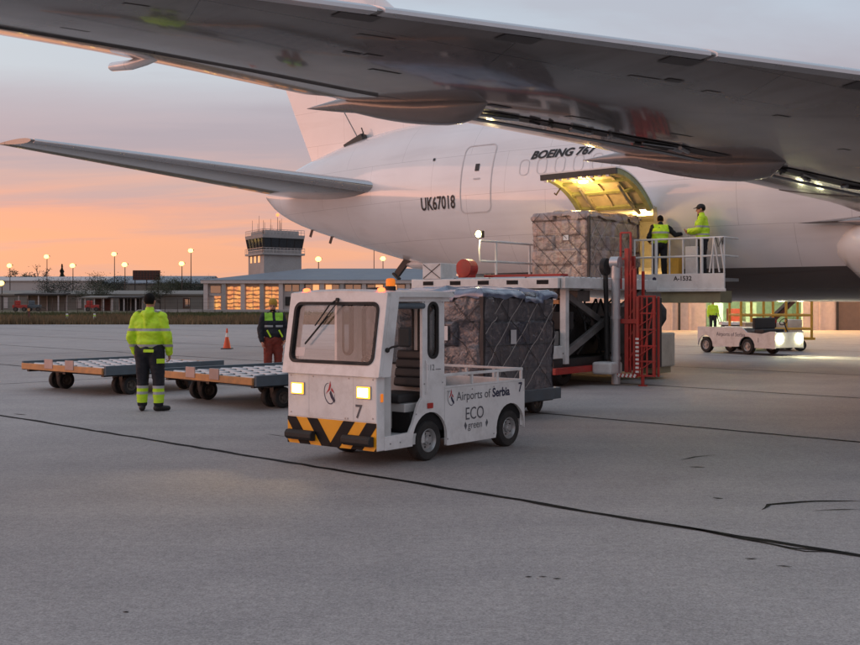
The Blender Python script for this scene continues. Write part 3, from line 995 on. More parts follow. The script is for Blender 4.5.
# nose gear
mb = MB(); mb.cyl((36.3, AX, .45), (36.3, AX, 2.0), .12); ng = mb.build('nose_gear', 'steel', plane, smooth=40)
for dy in (-.28, .28):
    mb = MB(); mb.lathe([(.2, -.14), (.42, -.15), (.46, 0), (.42, .15), (.2, .14)], (36.3, AX + dy, .46), 'y', 24); mb.build('wheel', 'rubber', ng, smooth=40)

# wing-to-body fairing bulging at the wing root
def bel(u):
    x = 9.72 + u * 16.2
    k = sqrt(max(0, 1 - (1 - u / .16) ** 2)) if u < .16 else (1 if u < .8 else max(.03, cos((u - .8) / .2 * pi / 2) ** .6))
    return x, max(.03, k)
secs = []
for i in range(25):
    u = (1 - cos(pi * i / 24)) / 2
    x, k = bel(u)
    ring = []
    for j in range(20):
        t = 2 * pi * j / 20
        ring.append(Vector((x, AX - (1.2 + 0 + (2.15 * k) * 1.0) * cos(t) * (1 if cos(t) > 0 else 1), 2.90 + (1.42 * k) * sin(t))))
    secs.append(ring)
mb = MB(); mb.loft(secs); mb.build('wing_root_fairing', 'plane_white', plane, smooth=50)
# trailing edge fillet spike
mb = MB()
secs = []
for i in range(9):
    u = i / 8
    secs.append([Vector((9.2 + 2.6 * u, AX - 2.50 - .55 * u * cos(t), 3.42 + .03 * u + .16 * u * sin(t))) + Vector((0, -.02, 0)) for t in [2 * pi * j / 12 for j in range(12)]])
mb.loft(secs); mb.build('root_fillet', 'wing', plane, smooth=50)

# --- tail
def surf(root_le, root_te, tip_le, tip_te, tr, tt, vertical=False, n=8, m=14, u0=0.0, u1=1.0):
    secs = []
    for i in range(n + 1):
        k = i / n
        a = Vector(root_le).lerp(Vector(tip_le), k); b = Vector(root_te).lerp(Vector(tip_te), k)
        t = tr + (tt - tr) * k; c = (a - b).length
        us = [u0 + (u1 - u0) * (1 - cos(pi * j / m)) / 2 for j in range(m + 1)]
        def pt(u, sg):
            y = 5 * t * (.2969 * sqrt(u) - .126 * u - .3516 * u * u + .2843 * u**3 - .1036 * u**4) * c
            p = a.lerp(b, u)
            return p + (Vector((0, sg * y, 0)) if vertical else Vector((0, 0, sg * y)))
        lo = [pt(u, -1) for u in us]; up = [pt(u, 1) for u in reversed(us)]
        if u0 == 0: up = up[:-1]
        if u1 > .999: lo = lo[:-1]
        secs.append(lo + up)
    mb = MB(); mb.loft(secs); return mb
for side in (1, -1):
    yr, yt = AX - side * .9, AX - side * 9.3
    rl, rt, tl, tt = (-2.85, yr, 5.00), (-8.7, yr, 5.18), (-10.3, yt, 6.25), (-12.05, yt, 6.28)
    st = surf(rl, rt, tl, tt, .10, .09, u1=.74).build('tailplane', 'wing', plane, smooth=40)
    surf(rl, rt, tl, tt, .10, .09, u0=.748, u1=1.0).build('elevator', 'wing', st, smooth=40)
    mb = MB()
    secs = []
    for i in range(9):                      # bright metal leading edge
        k = i / 8 * .97 + .02
        a = Vector(rl).lerp(Vector(tl), k); c = (Vector(rl).lerp(Vector(tl), k) - Vector(rt).lerp(Vector(tt), k)).length
        q = []
        for u in (.06, .03, .012, .003):
            y = 5 * .097 * (.2969 * sqrt(u) - .126 * u) * c * 1.05 + .006; q.append(a + Vector((-u * c + .008, 0, -y)))
        for u in (.003, .012, .03, .06):
            y = 5 * .097 * (.2969 * sqrt(u) - .126 * u) * c * 1.05 + .006; q.append(a + Vector((-u * c + .008, 0, y)))
        secs.append(q)
    mb.loft(secs); mb.build('leading_edge', 'slat_metal', st, smooth=50)
fl, ft, tl2, tt2 = (.2, AX, 6.95), (-8.05, AX, 6.25), (-9.4, AX, 15.3), (-12.4, AX, 15.3)
fin = surf(fl, ft, tl2, tt2, .09, .09, True, 10, u1=.69).build('tail_fin', 'plane_white', plane, smooth=40)
surf(fl, ft, tl2, tt2, .09, .09, True, 10, u0=.697, u1=1.0).build('rudder', 'plane_white', fin, smooth=40)
mb = MB(); mb.loft([[Vector((x, AX + w, z)) for w, z in ((-.05, 6.7), (.05, 6.7), (.02, zt), (-.02, zt))] for x, zt in ((3.0, 7.1), (0.2, 7.55), (-2.5, 9.3))]); mb.build('dorsal_fin', 'plane_white', fin, smooth=30)
mb = MB()
mb.add([(-5.45, AX - .62, 6.62), (-6.35, AX - .56, 6.42), (-5.75, AX - .40, 6.95), (-5.45, AX - .40, 7.15)], [(0, 1, 2, 3)])
mb.box((-5.8, AX - .38, 6.75), (.8, .3, .34), (0, radians(-22), 0))
mb.build('rudder_gap', 'seal', fin)
mb = MB(); mb.bar((-5.35, AX - .45, 6.85), (-5.5, AX - .48, 7.25), .03); mb.build('rudder_fairing_tip', 'dark_metal', fin)
# belly details under the tail: tail skid and drain mast, antenna
mb = MB(); mb.bar((-3.75, AX - .2, 3.05), (-4.25, AX - .2, 2.52), .10, .22); mb.box((-4.28, AX - .2, 2.46), (.3, .16, .07), (0, radians(40), 0)); mb.build('tail_skid', 'dark_metal', plane, bevel=.01)
mb = MB(); mb.sphere((-2.95, AX - .25, 2.80), (.85, .4, .16), 14, 8); mb.build('skid_fairing', 'plane_white', plane, smooth=True)
mb = MB(); mb.bar((-8.1, AX, 4.1), (-8.2, AX, 3.85), .02, .1); mb.build('antenna_blade', 'dark_metal', plane)
mb = MB(); mb.bar((-7.2, AX, 3.85), (-7.3, AX, 3.6), .02, .1); mb.build('antenna_blade', 'dark_metal', plane)

# --- belly cargo bay and its door
mb = MB()
bx0, bx1, by0, by1, bz0, bz1 = 3.0, 6.6, .32, 4.4, 2.16, 3.97
mb.add([(bx0, by0, bz0), (bx1, by0, bz0), (bx1, by1, bz0), (bx0, by1, bz0), (bx0, by0, bz1), (bx1, by0, bz1), (bx1, by1, bz1), (bx0, by1, bz1)],
       [(0, 1, 2, 3), (4, 7, 6, 5), (2, 6, 7, 3), (0, 3, 7, 4), (1, 5, 6, 2)])
mb.build('cargo_bay', 'bay_lining', plane, fix=False)
# frame strip round the opening
mb = MB()
for x in (DX0, DX1):
    secs = []
    for i in range(13):
        t = T0 + (T1 - T0) * i / 12
        a = fpt(x, t, .012); b = fpt(x, t, -.25); dx = Vector((.05, 0, 0))
        secs.append([a - dx, a + dx, b + dx, b - dx])
    mb.loft(secs)
for t in (T0, T1):
    secs = []
    for i in range(3):
        x = DX0 + (DX1 - DX0) * i / 2
        a = fpt(x, t + .012, .012); b = fpt(x, t - .012, .012); c = fpt(x, t - .012, -.25); d = fpt(x, t + .012, -.25)
        secs.append([a, b, c, d])
    mb.loft(secs)
mb.build('bay_door_frame', 'door_inner', plane)
# door: curved panel hinged along the top of the opening and swung up
hinge = fpt((DX0 + DX1) / 2, T1, .03)
def door_pt(x, v, thick):
    """v = 0 at the hinge, 1 at the free edge; thick inwards"""
    t = T1 + (T0 - T1) * v
    p = fpt(x, t, -thick)
    q = p - Vector((p.x, hinge.y, hinge.z))
    a = radians(-143)                   # swing outwards and up about the x axis
    y, z = q.y, q.z
    return Vector((x, hinge.y + y * cos(a) - z * sin(a), hinge.z + y * sin(a) + z * cos(a)))
nv = 14
def door_shell(x0, x1, t0, t1, v0=0.0, v1=1.0, nv=14, nx=2):
    secs = []
    for i in range(nv + 1):
        v = v0 + (v1 - v0) * i / nv
        secs.append([door_pt(x0, v, t0), door_pt(x1, v, t0), door_pt(x1, v, t1), door_pt(x0, v, t1)])
    mb = MB(); mb.loft(secs); return mb
VL = 1.10
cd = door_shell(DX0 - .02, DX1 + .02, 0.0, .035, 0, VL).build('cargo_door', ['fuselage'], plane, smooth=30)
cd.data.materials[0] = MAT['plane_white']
door_shell(DX0 + .05, DX1 - .05, .037, .05, .03, VL - .05).build('inner_skin', 'door_inner', cd, smooth=30)
for x in (DX0 + .0, DX1 - .12):
    door_shell(x, x + .12, .036, .16, 0.02, VL - .01).build('edge_frame', 'door_green', cd, smooth=30)
for v in (0.06, .36, .62, .86):
    door_shell(DX0 + .125, DX1 - .125, .052, .12, v, v + .045, 2).build('door_rib', 'door_green', cd)
door_shell(DX0 - .01, DX1 + .01, .036, .17, VL - .055, VL - .002, 2).build('sill_beam', 'seal', cd)
for x in (DX0 + .45, DX0 + .95, DX1 - .5):
    door_shell(x, x + .07, .052, .10, .1, .98).build('door_stringer', 'door_inner', cd)
for i in range(9):
    x = DX0 + .12 + i * .21
    mb = MB(); mb.box(door_pt(x, VL - .03, .19), (.08, .06, .06)); mb.build('latch', 'galv', cd)
for x in (DX0 + .5, DX1 - .45):
    mb = MB(); mb.tube([door_pt(x, .08, .14), door_pt(x + .02, .3, .22), door_pt(x, .55, .14)], .035, 8); mb.build('actuator', 'steel', cd, smooth=True)
    mb = MB(); mb.tube([Vector((x, hinge.y + .1, hinge.z - .12)), door_pt(x, .25, .2)], .045, 8); mb.build('hinge_arm', 'door_inner', cd, smooth=True)
for x in (DX0 + .25, DX0 + 1.2, DX1 - .2):
    mb = MB(); mb.cyl(Vector((x - .14, hinge.y - .02, hinge.z + .01)), Vector((x + .14, hinge.y - .02, hinge.z + .01)), .05); mb.build('hinge', 'steel', cd, smooth=40)
mb = MB(); mb.tube([door_pt(DX0 + .06, .62, .1), door_pt(DX0 - .02, .66, .35), door_pt(DX0 - .03, .70, .33)], .02, 6); mb.build('grab_handle', 'dark_metal', cd)
lp = door_pt(DX0 + .80, .74, .14)
mb = MB(); mb.sphere(lp, (.15, .09, .05), 12, 6); mb.build('door_lamp', 'bay_lamp', cd, smooth=True)
def point_lamp(name, loc, e, col, r=.08, parent=None):
    d = bpy.data.lights.new(name, 'POINT'); d.energy = e; d.color = col; d.shadow_soft_size = r
    o = bpy.data.objects.new(name, d); C.objects.link(o); o.location = loc
    if parent is not None: o.parent = parent
    return o
point_lamp('door_lamp_light', door_pt(DX0 + .80, .74, .34), 60, (1, .60, .20), .1, plane)
point_lamp('bay_light', (4.7, 1.4, 3.82), 110, (1, .66, .26), .12, plane)
mb = MB(); mb.box((4.7, 1.4, 3.93), (.5, .14, .05)); mb.build('bay_ceiling_lamp', 'bay_lamp', plane)
# ------------------------------------------------------------------ electric tow tractor in front
TUG_RZ = atan2(-.78, -.63)
tug = thing('tow_tractor', 'white electric tow tractor with lit headlights and black and orange bumper stripes', 'tow tractor', (-1.0, 11.09, 0), TUG_RZ)
def wheel(parent, c, R, w, rim='rim', side=1, name='wheel'):
    mb = MB(); k = w / 2
    mb.lathe([(R * .58, -k * .9), (R * .80, -k), (R * .93, -k * .92), (R, -k * .6), (R, k * .6), (R * .93, k * .92), (R * .80, k), (R * .58, k * .9)], (0, 0, 0), 'y', 28, cap=False)
    o = mb.build(name, 'rubber', parent, smooth=40); o.location = c
    for sg in (-1, 1):
        mb = MB()
        mb.lathe([(R * .60, sg * k * .86), (R * .56, sg * k * .95), (R * .50, sg * k * .80), (R * .46, sg * k * .45), (R * .25, sg * k * .42), (R * .22, sg * k * .75), (R * .05, sg * k * .78)], (0, 0, 0), 'y', 24, cap=False)
        mb.lathe([(R * .16, sg * k * .79), (R * .12, sg * k * .90), (R * .02, sg * k * .91)], (0, 0, 0), 'y', 16)
        r = mb.build('rim', rim, o, smooth=35)
        mb = MB()
        for i in range(5):
            a = 2 * pi * i / 5
            mb.cyl((R * .34 * cos(a), sg * k * .40, R * .34 * sin(a)), (R * .34 * cos(a), sg * k * .56, R * .34 * sin(a)), R * .045, n=6)
        mb.build('wheel_nuts', 'dark_metal', o)
    return o
HW = .62
# front box
mb = MB(); mb.box2((-.12, -HW, .18), (0, HW, .93)); mb.build('front_panel', 'tug_white', tug, bevel=.012)
mb = MB(); mb.box2((-.78, -.585, .19), (-.121, .585, .30)); mb.build('cab_floor', 'tug_inner', tug)
mb = MB(); mb.box2((-1.02, -.58, .301), (-.56, .50, .60)); mb.build('seat_base', 'tug_inner', tug, bevel=.01)
mb = MB(); mb.box2((-.24, -.58, .301), (-.122, .60, .90)); mb.build('dashboard', 'tug_inner', tug, bevel=.01)
# body sides with wheel arches
def arch(cx, cz, r, a0, a1, n=14):
    return [(cx + r * cos(radians(a0 + (a1 - a0) * i / n)), cz + r * sin(radians(a0 + (a1 - a0) * i / n))) for i in range(n + 1)]
side_poly = [(-.121, .18), (-.545, .18)] + arch(-.83, .22, .285, 8, 196) + [(-1.12, .13), (-1.99, .13)] + arch(-2.28, .22, .275, -8, 184) + \
            [(-2.56, .20), (-2.56, .755), (-1.065, .755), (-1.065, 1.70), (-.70, 1.70), (-.70, .66), (-.64, .60), (-.56, .42), (-.50, .325), (-.121, .315)]
win = rrect(-.945, -.80, 1.07, 1.625, .07, 6)
for sg in (1, -1):
    mb = MB(); mb.plate(side_poly, [win], lambda a, b, k, sg=sg: (a, sg * (HW - k), b), .035)
    sp = mb.build('side_panel', 'tug_white', tug)
    bv = sp.modifiers.new('bevel', 'BEVEL'); bv.width = .006; bv.segments = 2; bv.limit_method = 'ANGLE'; bv.angle_limit = radians(50)
    mb = MB(); mb.plate(rrect(-.963, -.782, 1.052, 1.643, .085, 6), [rrect(-.937, -.808, 1.078, 1.617, .062, 6)], lambda a, b, k, sg=sg: (a, sg * (HW + .008 - k), b), .05)
    mb.build('window_seal', 'rubber', sp)
    mb = MB(); mb.plate(rrect(-.94, -.805, 1.075, 1.62, .064, 6), [], lambda a, b, k, sg=sg: (a, sg * (HW - .012 - k), b), .005)
    mb.build('window_pane', 'side_glass', sp)
# back of the cab
def back(a, b, k): return (-1.03 - k, a, b)
mb = MB(); mb.plate([(-.584, .56), (.584, .56), (.584, 1.70), (-.584, 1.70)], [rrect(-.50, -.30, .98, 1.62, .09), rrect(-.22, .22, .98, 1.62, .09), rrect(.30, .50, .98, 1.62, .09)], back, .03)
bk = mb.build('cab_back', 'tug_inner', tug)
for x0, x1 in ((-.50, -.30), (-.22, .22), (.30, .50)):
    mb = MB(); mb.plate(rrect(x0 - .012, x1 + .012, .968, 1.632, .1), [rrect(x0 + .01, x1 - .01, .99, 1.61, .085)], lambda a, b, k: (-1.022 - k, a, b), .046); mb.build('window_seal', 'rubber', bk)
    mb = MB(); mb.plate(rrect(x0 + .002, x1 - .002, .982, 1.618, .09), [], lambda a, b, k: (-1.045 - k, a, b), .004); mb.build('window_pane', 'side_glass', bk)
# upper front leaning back, overhanging the lower panel
UW = .675
def up(a, b, k):
    t = (b - .905) / (1.735 - .905)
    return (.035 - .135 * t - k, a, b)
hole = rrect(-.575, .575, 1.035, 1.625, .075, 7)
mb = MB(); mb.plate(rrect(-UW, UW, .905, 1.735, .012, 2), [hole], up, .05)
uf = mb.build('windshield_frame', 'tug_white', tug)
bv = uf.modifiers.new('bevel', 'BEVEL'); bv.width = .008; bv.segments = 2; bv.limit_method = 'ANGLE'; bv.angle_limit = radians(60)
mb = MB(); mb.plate(rrect(-.592, .592, 1.018, 1.642, .09, 7), [rrect(-.560, .560, 1.050, 1.610, .062, 7)], lambda a, b, k: up(a, b, k - .010), .06); mb.build('windshield_seal', 'rubber', uf)
mb = MB(); mb.plate(rrect(-.572, .572, 1.038, 1.622, .07, 7), [], lambda a, b, k: up(a, b, k + .018), .006); mb.build('windshield', 'windshield', uf)
# pillars beside the windscreen
for sg in (1, -1):
    mb = MB(); mb.loft([[Vector((x, sg * y, z)) for x, y in ((x0, UW - .001), (x0, UW - .045), (x0 - .13, UW - .045), (x0 - .13, UW - .001))] for z, x0 in ((.907, -.016), (1.733, -.151))]); mb.build('front_pillar', 'tug_white', tug)
# roof
secs = []
for x in (-.10, -.14, -1.12, -1.16):
    q = []
    for i in range(13):
        y = -.675 + 1.35 * i / 12
        q.append(Vector((x, y, 1.742 + .030 * (1 - (y / .675) ** 2) - (.02 if x in (-.10, -1.16) else 0))))
    for y in (.675, -.675): q.append(Vector((x, y, 1.69)))
    secs.append(q)
mb = MB(); mb.loft(secs); roof = mb.build('roof', 'tug_white', tug, smooth=30)
for sg in (1, -1):
    mb = MB(); mb.box2((-1.14, sg * .60 - .03, 1.645), (-.13, sg * .60 + .03, 1.689)); mb.build('roof_rail', 'tug_white', tug)
mb = MB(); mb.cyl((-.17, .615, 1.60), (-.72, .615, 1.60), .03, n=12); mb.build('curtain_roll', 'blue_grey', tug, smooth=40)
mb = MB(); mb.lathe([(.055, 0), (.055, .04), (.05, .045)], (-.40, .45, 1.755), 'z', 18)
bc = mb.build('beacon_base', 'pad', tug, smooth=40)
mb = MB(); mb.lathe([(.048, .044), (.048, .10), (.042, .118), (.02, .126)], (-.40, .45, 1.755), 'z', 18); mb.build('beacon_dome', 'amber_lamp', bc, smooth=50)
for y in (-.48, .56):
    mb = MB(); mb.sphere((-.135, y, 1.762), (.035, .045, .022), 12, 6); mb.build('marker_lamp', 'red_lamp', tug, smooth=True)
# cables and plates lying on the roof
mb = MB(); mb.tube([(-.42, .42, 1.765), (-.5, .2, 1.785), (-.65, -.1, 1.785), (-.95, -.2, 1.78)], .008, 6); mb.build('roof_cable', 'pad', roof)
# headlights
for y in (-.465, .455):
    mb = MB(); mb.box2((-.005, y - .095, .685), (.012, y + .095, .815)); hl = mb.build('headlight', 'steel', tug, bevel=.004)
    mb = MB(); mb.box2((.011, y - .088, .692), (.020, y + .088, .808)); mb.build('lens_surround', 'headlight_edge', hl, bevel=.004)
    mb = MB(); mb.box2((.0201, y - .066, .706), (.026, y + .066, .794)); mb.build('lens', 'headlight', hl, bevel=.004)
# bumper stripes
mb = MB(); mb.box2((.0005, -HW + .002, .182), (.004, HW - .002, .455)); bs = mb.build('bumper_plate', 'amber_stripe', tug)
def clip_quads(cells):
    out = []
    for c in cells:
        poly = c
        for ax, lim, sgn in ((0, -HW + .002, 1), (0, HW - .002, -1), (1, .182, 1), (1, .455, -1)):
            new = []
            for i in range(len(poly)):
                a, b = poly[i], poly[(i + 1) % len(poly)]
                ia, ib = sgn * (a[ax] - lim) >= 0, sgn * (b[ax] - lim) >= 0
                if ia: new.append(a)
                if ia != ib:
                    t = (lim - a[ax]) / (b[ax] - a[ax])
                    new.append((a[0] + (b[0] - a[0]) * t, a[1] + (b[1] - a[1]) * t))
            poly = new
            if len(poly) < 3: break
        if len(poly) >= 3: out.append(poly)
    return out
cells = []
for k, y0 in enumerate((0.0, .31, .62)):
    for sg in (-1, 1):
        cells.append([(sg * (y0 - .03), .182), (sg * (y0 + .125), .182), (sg * (y0 + .335), .455), (sg * (y0 + .180), .455)])
for c in clip_quads(cells):
    mb = MB(); mb.add([(.0065, a, b) for a, b in c], [tuple(range(len(c)))]); mb.build('chevron_stripe', 'black_paint', bs, fix=False)
for y in (-.40, .40):
    mb = MB()
    mb.loft([[Vector((x, yy, z)) for x, z in ((.007, .325), (.06, .325), (.085, .295), (.085, .255), (.05, .225), (.007, .225))] for yy in (y - .19, y + .19)])
    mb.build('bumper_pad', 'pad', tug, bevel=.008)
# front emblem, number, side lettering
def front(a, b): return (.0045, -a, b)     # a to the right as seen from the front
def ell_ring(cx, cz, rx, rz, w, a0, a1, fn, tilt=0, n=26):
    mb = MB(); vs = []
    for i in range(n + 1):
        t = radians(a0 + (a1 - a0) * i / n); ww = w * (.35 + .65 * sin(pi * i / n))
        for q in (1, 1 - ww / rx):
            x, z = rx * q * cos(t), rz * q * sin(t)
            vs.append(fn(cx + x * cos(tilt) - z * sin(tilt), cz + x * sin(tilt) + z * cos(tilt)))
    mb.add(vs, [(2 * i, 2 * i + 1, 2 * i + 3, 2 * i + 2) for i in range(n)]); return mb
def emblem(parent, cx, cz, s, fn):
    ell_ring(cx, cz, .62 * s, .95 * s, .07 * s, 75, 350, fn, radians(14)).build('emblem_ring', 'navy', parent, fix=False)
    mb = MB(); mb.add([fn(cx + x * s, cz + z * s) for x, z in ((.12, 1.12), (.22, .75), (.10, .35), (-.42, -.05), (-.10, .42))], [(0, 1, 2, 3, 4)]); mb.build('emblem_blade', 'logo_red', parent, fix=False)
    mb = MB(); mb.add([fn(cx + x * s, cz + z * s) for x, z in ((.18, .30), (.02, .05), (.20, -.35), (.62, -.80), (.72, -.52), (.45, -.18))], [(0, 1, 2, 3, 4, 5)]); mb.build('emblem_blade', 'navy', parent, fix=False)
    mb = MB(); mb.add([fn(cx + x * s, cz + z * s) for x, z in ((.26, .55), (.22, .30), (.62, .02), (.50, .30))], [(0, 1, 2, 3)]); mb.build('emblem_blade', 'logo_red', parent, fix=False)
emblem(tug, -.02, .715, .115, lambda a, b: (.003, a, b))
lettering('fleet_number', '7', .19, lambda a, b: (.003, .335 + a, .495 + b), 'grey_ink', tug, offset=.003)
# mirrored axis: from the front, +y (the vehicle's left) is on the right of the picture
def side_fn(x0, z0): return lambda a, b: (x0 - a, HW + .003, z0 + b)
emblem(tug, 0, 0, .085, lambda a, b: (-1.17 - a, HW + .003, .625 + b))
w1 = text_width('Airports of ', .135)
lettering('company_lettering', 'Airports of', .135, side_fn(-1.27, .590), 'grey_ink', tug)
lettering('company_lettering', 'Serbia', .135, side_fn(-1.27 - w1 - .035, .590), 'navy', tug, offset=.004)
lettering('eco_lettering', 'ECO', .19, side_fn(-1.42, .375), 'grey_ink', tug, sx=.9)
lettering('green_lettering', 'green', .115, side_fn(-1.47, .275), 'grey_ink', tug)
for x, sg in ((-1.435, 1), (-1.81, -1)):
    mb = MB(); mb.add([(x - sg * q * -1 * .03, HW + .003, .265 + h) for q, h in ((0, 0), (1, .05), (.3, .09), (-.6, .05))], [(0, 1, 2, 3)]); mb.build('leaf_mark', 'grey_ink', tug, fix=False)
lettering('fleet_number', '7', .15, side_fn(-2.43, .615), 'navy', tug, offset=.003)
lettering('pillar_lettering', '112', .085, side_fn(-.77, .935), 'grey_ink', tug)
mb = MB(); mb.box2((-1.0, HW + .001, .938), (-.915, HW + .003, .945)); mb.build('pillar_dash', 'grey_ink', tug)
# side lamps
mb = MB(); mb.box2((-.085, HW - .001, .66), (-.055, HW + .012, .74)); mb.build('side_marker', 'amber_lamp', tug, bevel=.003)
mb = MB(); mb.box2((-.86, HW + .002, .545), (-.775, HW + .016, .60)); mb.build('side_reflector', 'red_paint', tug, bevel=.003)
mb = MB(); mb.tube([(-.745, HW + .012, .70), (-.745, HW + .03, .74), (-.745, HW + .03, 1.0), (-.745, HW + .012, 1.04)], .008, 8); mb.build('grab_rail', 'tug_white', tug, smooth=True)
# load bed
mb = MB(); mb.box2((-2.54, -.584, .52), (-1.07, .584, .56)); mb.build('bed_floor', 'dark_metal', tug)
mb = MB(); mb.box2((-2.56, -.584, .22), (-2.525, .584, .755)); mb.build('tail_panel', 'tug_white', tug, bevel=.006)
for sg in (1, -1):
    for x in (-.83, -2.28):
        mb = MB(); mb.box2((x - .30, sg * .34, .30), (x + .28, sg * .578, .515)); mb.build('wheel_well', 'black_paint', tug)
        mb = MB(); mb.cyl((x, sg * .30, .21), (x, sg * .36, .21), .06); mb.build('hub', 'dark_metal', tug)
mb = MB(); mb.box2((-2.5, -.33, .16), (-.3, .33, .34)); mb.build('chassis', 'black_paint', tug)
rail_y = HW - .03
for sg in (1, -1):
    mb = MB(); mb.box2((-2.55, sg * rail_y - .016, .855), (-1.08, sg * rail_y + .016, .885)); rl = mb.build('bed_rail', 'tug_white', tug, bevel=.004)
    for x in (-1.10, -1.58, -2.06, -2.53):
        mb = MB(); mb.box2((x - .014, sg * rail_y - .012, .756), (x + .014, sg * rail_y + .012, .854)); mb.build('rail_post', 'tug_white', rl)
mb = MB(); mb.box2((-2.55, -.572, .856), (-2.52, .572, .884)); rl = mb.build('bed_rail', 'tug_white', tug, bevel=.004)
for y in (-.2, .2):
    mb = MB(); mb.box2((-2.548, y - .013, .756), (-2.522, y + .013, .855)); mb.build('rail_post', 'tug_white', rl)
mb = MB(); mb.box2((-2.62, -.05, .30), (-2.561, .05, .42)); mb.cyl((-2.62, 0, .28), (-2.62, 0, .46), .02); mb.build('tow_hook', 'dark_metal', tug)
mb = MB(); mb.box2((-2.2, -.1, .561), (-1.7, .2, .66)); mb.build('bed_box', 'orange_paint', tug, bevel=.01)
# seat, steering
mb = MB(); mb.box2((-.96, .02, .602), (-.52, .46, .70)); st = mb.build('seat_cushion', 'seat', tug, bevel=.03, seg=3)
for k in range(4):
    mb = MB(); mb.box((-.965 - k * .018, .24, .79 + k * .095), (.09, .42, .10), (0, radians(-11), 0)); mb.build('seat_back', 'seat', tug, bevel=.025, seg=3)
mb = MB(); mb.cyl((-.24, .2, .75), (-.42, .2, .98), .02); mb.tube([(-.43 + .10 * sin(t) * .6, .2 + .16 * cos(t), .985 + .12 * sin(t) * .9) for t in [2 * pi * i / 20 for i in range(21)]], .013, 6); mb.build('steering_wheel', 'pad', tug, smooth=True)
# mirror and wiper
mb = MB(); mb.tube([(-.08, UW + .004, 1.17), (-.09, UW + .06, 1.20), (-.12, UW + .14, 1.22)], .011, 8); mb.sphere((-.08, UW + .012, 1.17), .025, 10, 6); ma = mb.build('mirror_arm', 'pad', tug, smooth=True)
mb = MB(); mb.box((-.12, UW + .20, 1.30), (.05, .13, .19), (0, 0, radians(20))); mb.build('mirror_head', 'pad', ma, bevel=.02, seg=3)
def wp(a, b, k=-.03): return Vector(up(a, b, k))
mb = MB(); mb.tube([wp(.02, 1.665, -.012), wp(-.06, 1.62), wp(-.22, 1.42), wp(-.24, 1.40)], .008, 6); mb.tube([wp(.06, 1.655), wp(-.05, 1.54), wp(-.21, 1.36)], .006, 6)
mb.cyl(wp(.02, 1.665, .0), wp(.02, 1.665, -.025), .018, n=10); wi = mb.build('wiper_arm', 'pad', tug)
mb = MB(); mb.bar(wp(-.08, 1.50, -.022), wp(-.36, 1.21, -.022), .012, .016); mb.build('wiper_blade', 'pad', wi)
mb = MB(); mb.plate(rrect(-.53, -.40, 1.08, 1.17, .01, 2), [], lambda a, b, k: up(a, b, k + .026), .002); mb.build('notice_sheet', 'label_white', tug)
for x in (-.83, -2.28):
    for y in (-.53, .53):
        wheel(tug, (x, y, .21), .21, .15)
# seams, bolts and scuffs
for y in (-.31, .31):
    mb = MB(); mb.box2((.0004, y - .002, .47), (.0012, y + .002, .905)); mb.build('panel_seam', 'tug_inner', tug)
mb = MB(); mb.box2((.0004, -.60, .462), (.0014, .60, .467)); mb.build('panel_seam', 'tug_inner', tug)
for y, z in ((.20, .48), (.235, .48), (-.57, .50), (-.57, .88), (.57, .50), (.57, .88), (-.25, .88), (.25, .88)):
    mb = MB(); mb.cyl((.0, y, z), (.006, y, z), .008, n=8); mb.build('bolt', 'steel', tug)
for x, z in ((-1.12, .70), (-1.12, .20), (-1.55, .70), (-1.95, .70), (-1.95, .18), (-2.5, .70), (-.73, 1.64), (-1.03, 1.64), (-1.03, .80), (-.73, .80), (-.60, .50), (-.20, .24), (-.35, .24)):
    mb = MB(); mb.cyl((x, HW, z), (x, HW + .005, z), .008, n=8); mb.build('bolt', 'steel', tug)
for x0, x1, z in ((-1.075, -2.55, .735),):
    mb = MB(); mb.box2((x1, HW + .0005, z - .0025), (x0, HW + .0016, z + .0025)); mb.build('panel_seam', 'tug_inner', tug)
mb = MB(); mb.box2((-1.0675, HW + .0005, .14), (-1.0625, HW + .0016, .75)); mb.build('panel_seam', 'tug_inner', tug)
# its headlamp beams
for y in (-.465, .455):
    d = bpy.data.lights.new('headlamp_beam', 'SPOT'); d.energy = 30; d.color = (1, .70, .34); d.spot_size = radians(75); d.spot_blend = .9; d.shadow_soft_size = .05
    o = bpy.data.objects.new('headlamp_beam', d); C.objects.link(o); o.parent = tug; o.location = (.05, y, .75)
    o.rotation_euler = Vector((1, 0, -.15)).to_track_quat('-Z', 'Y').to_euler()
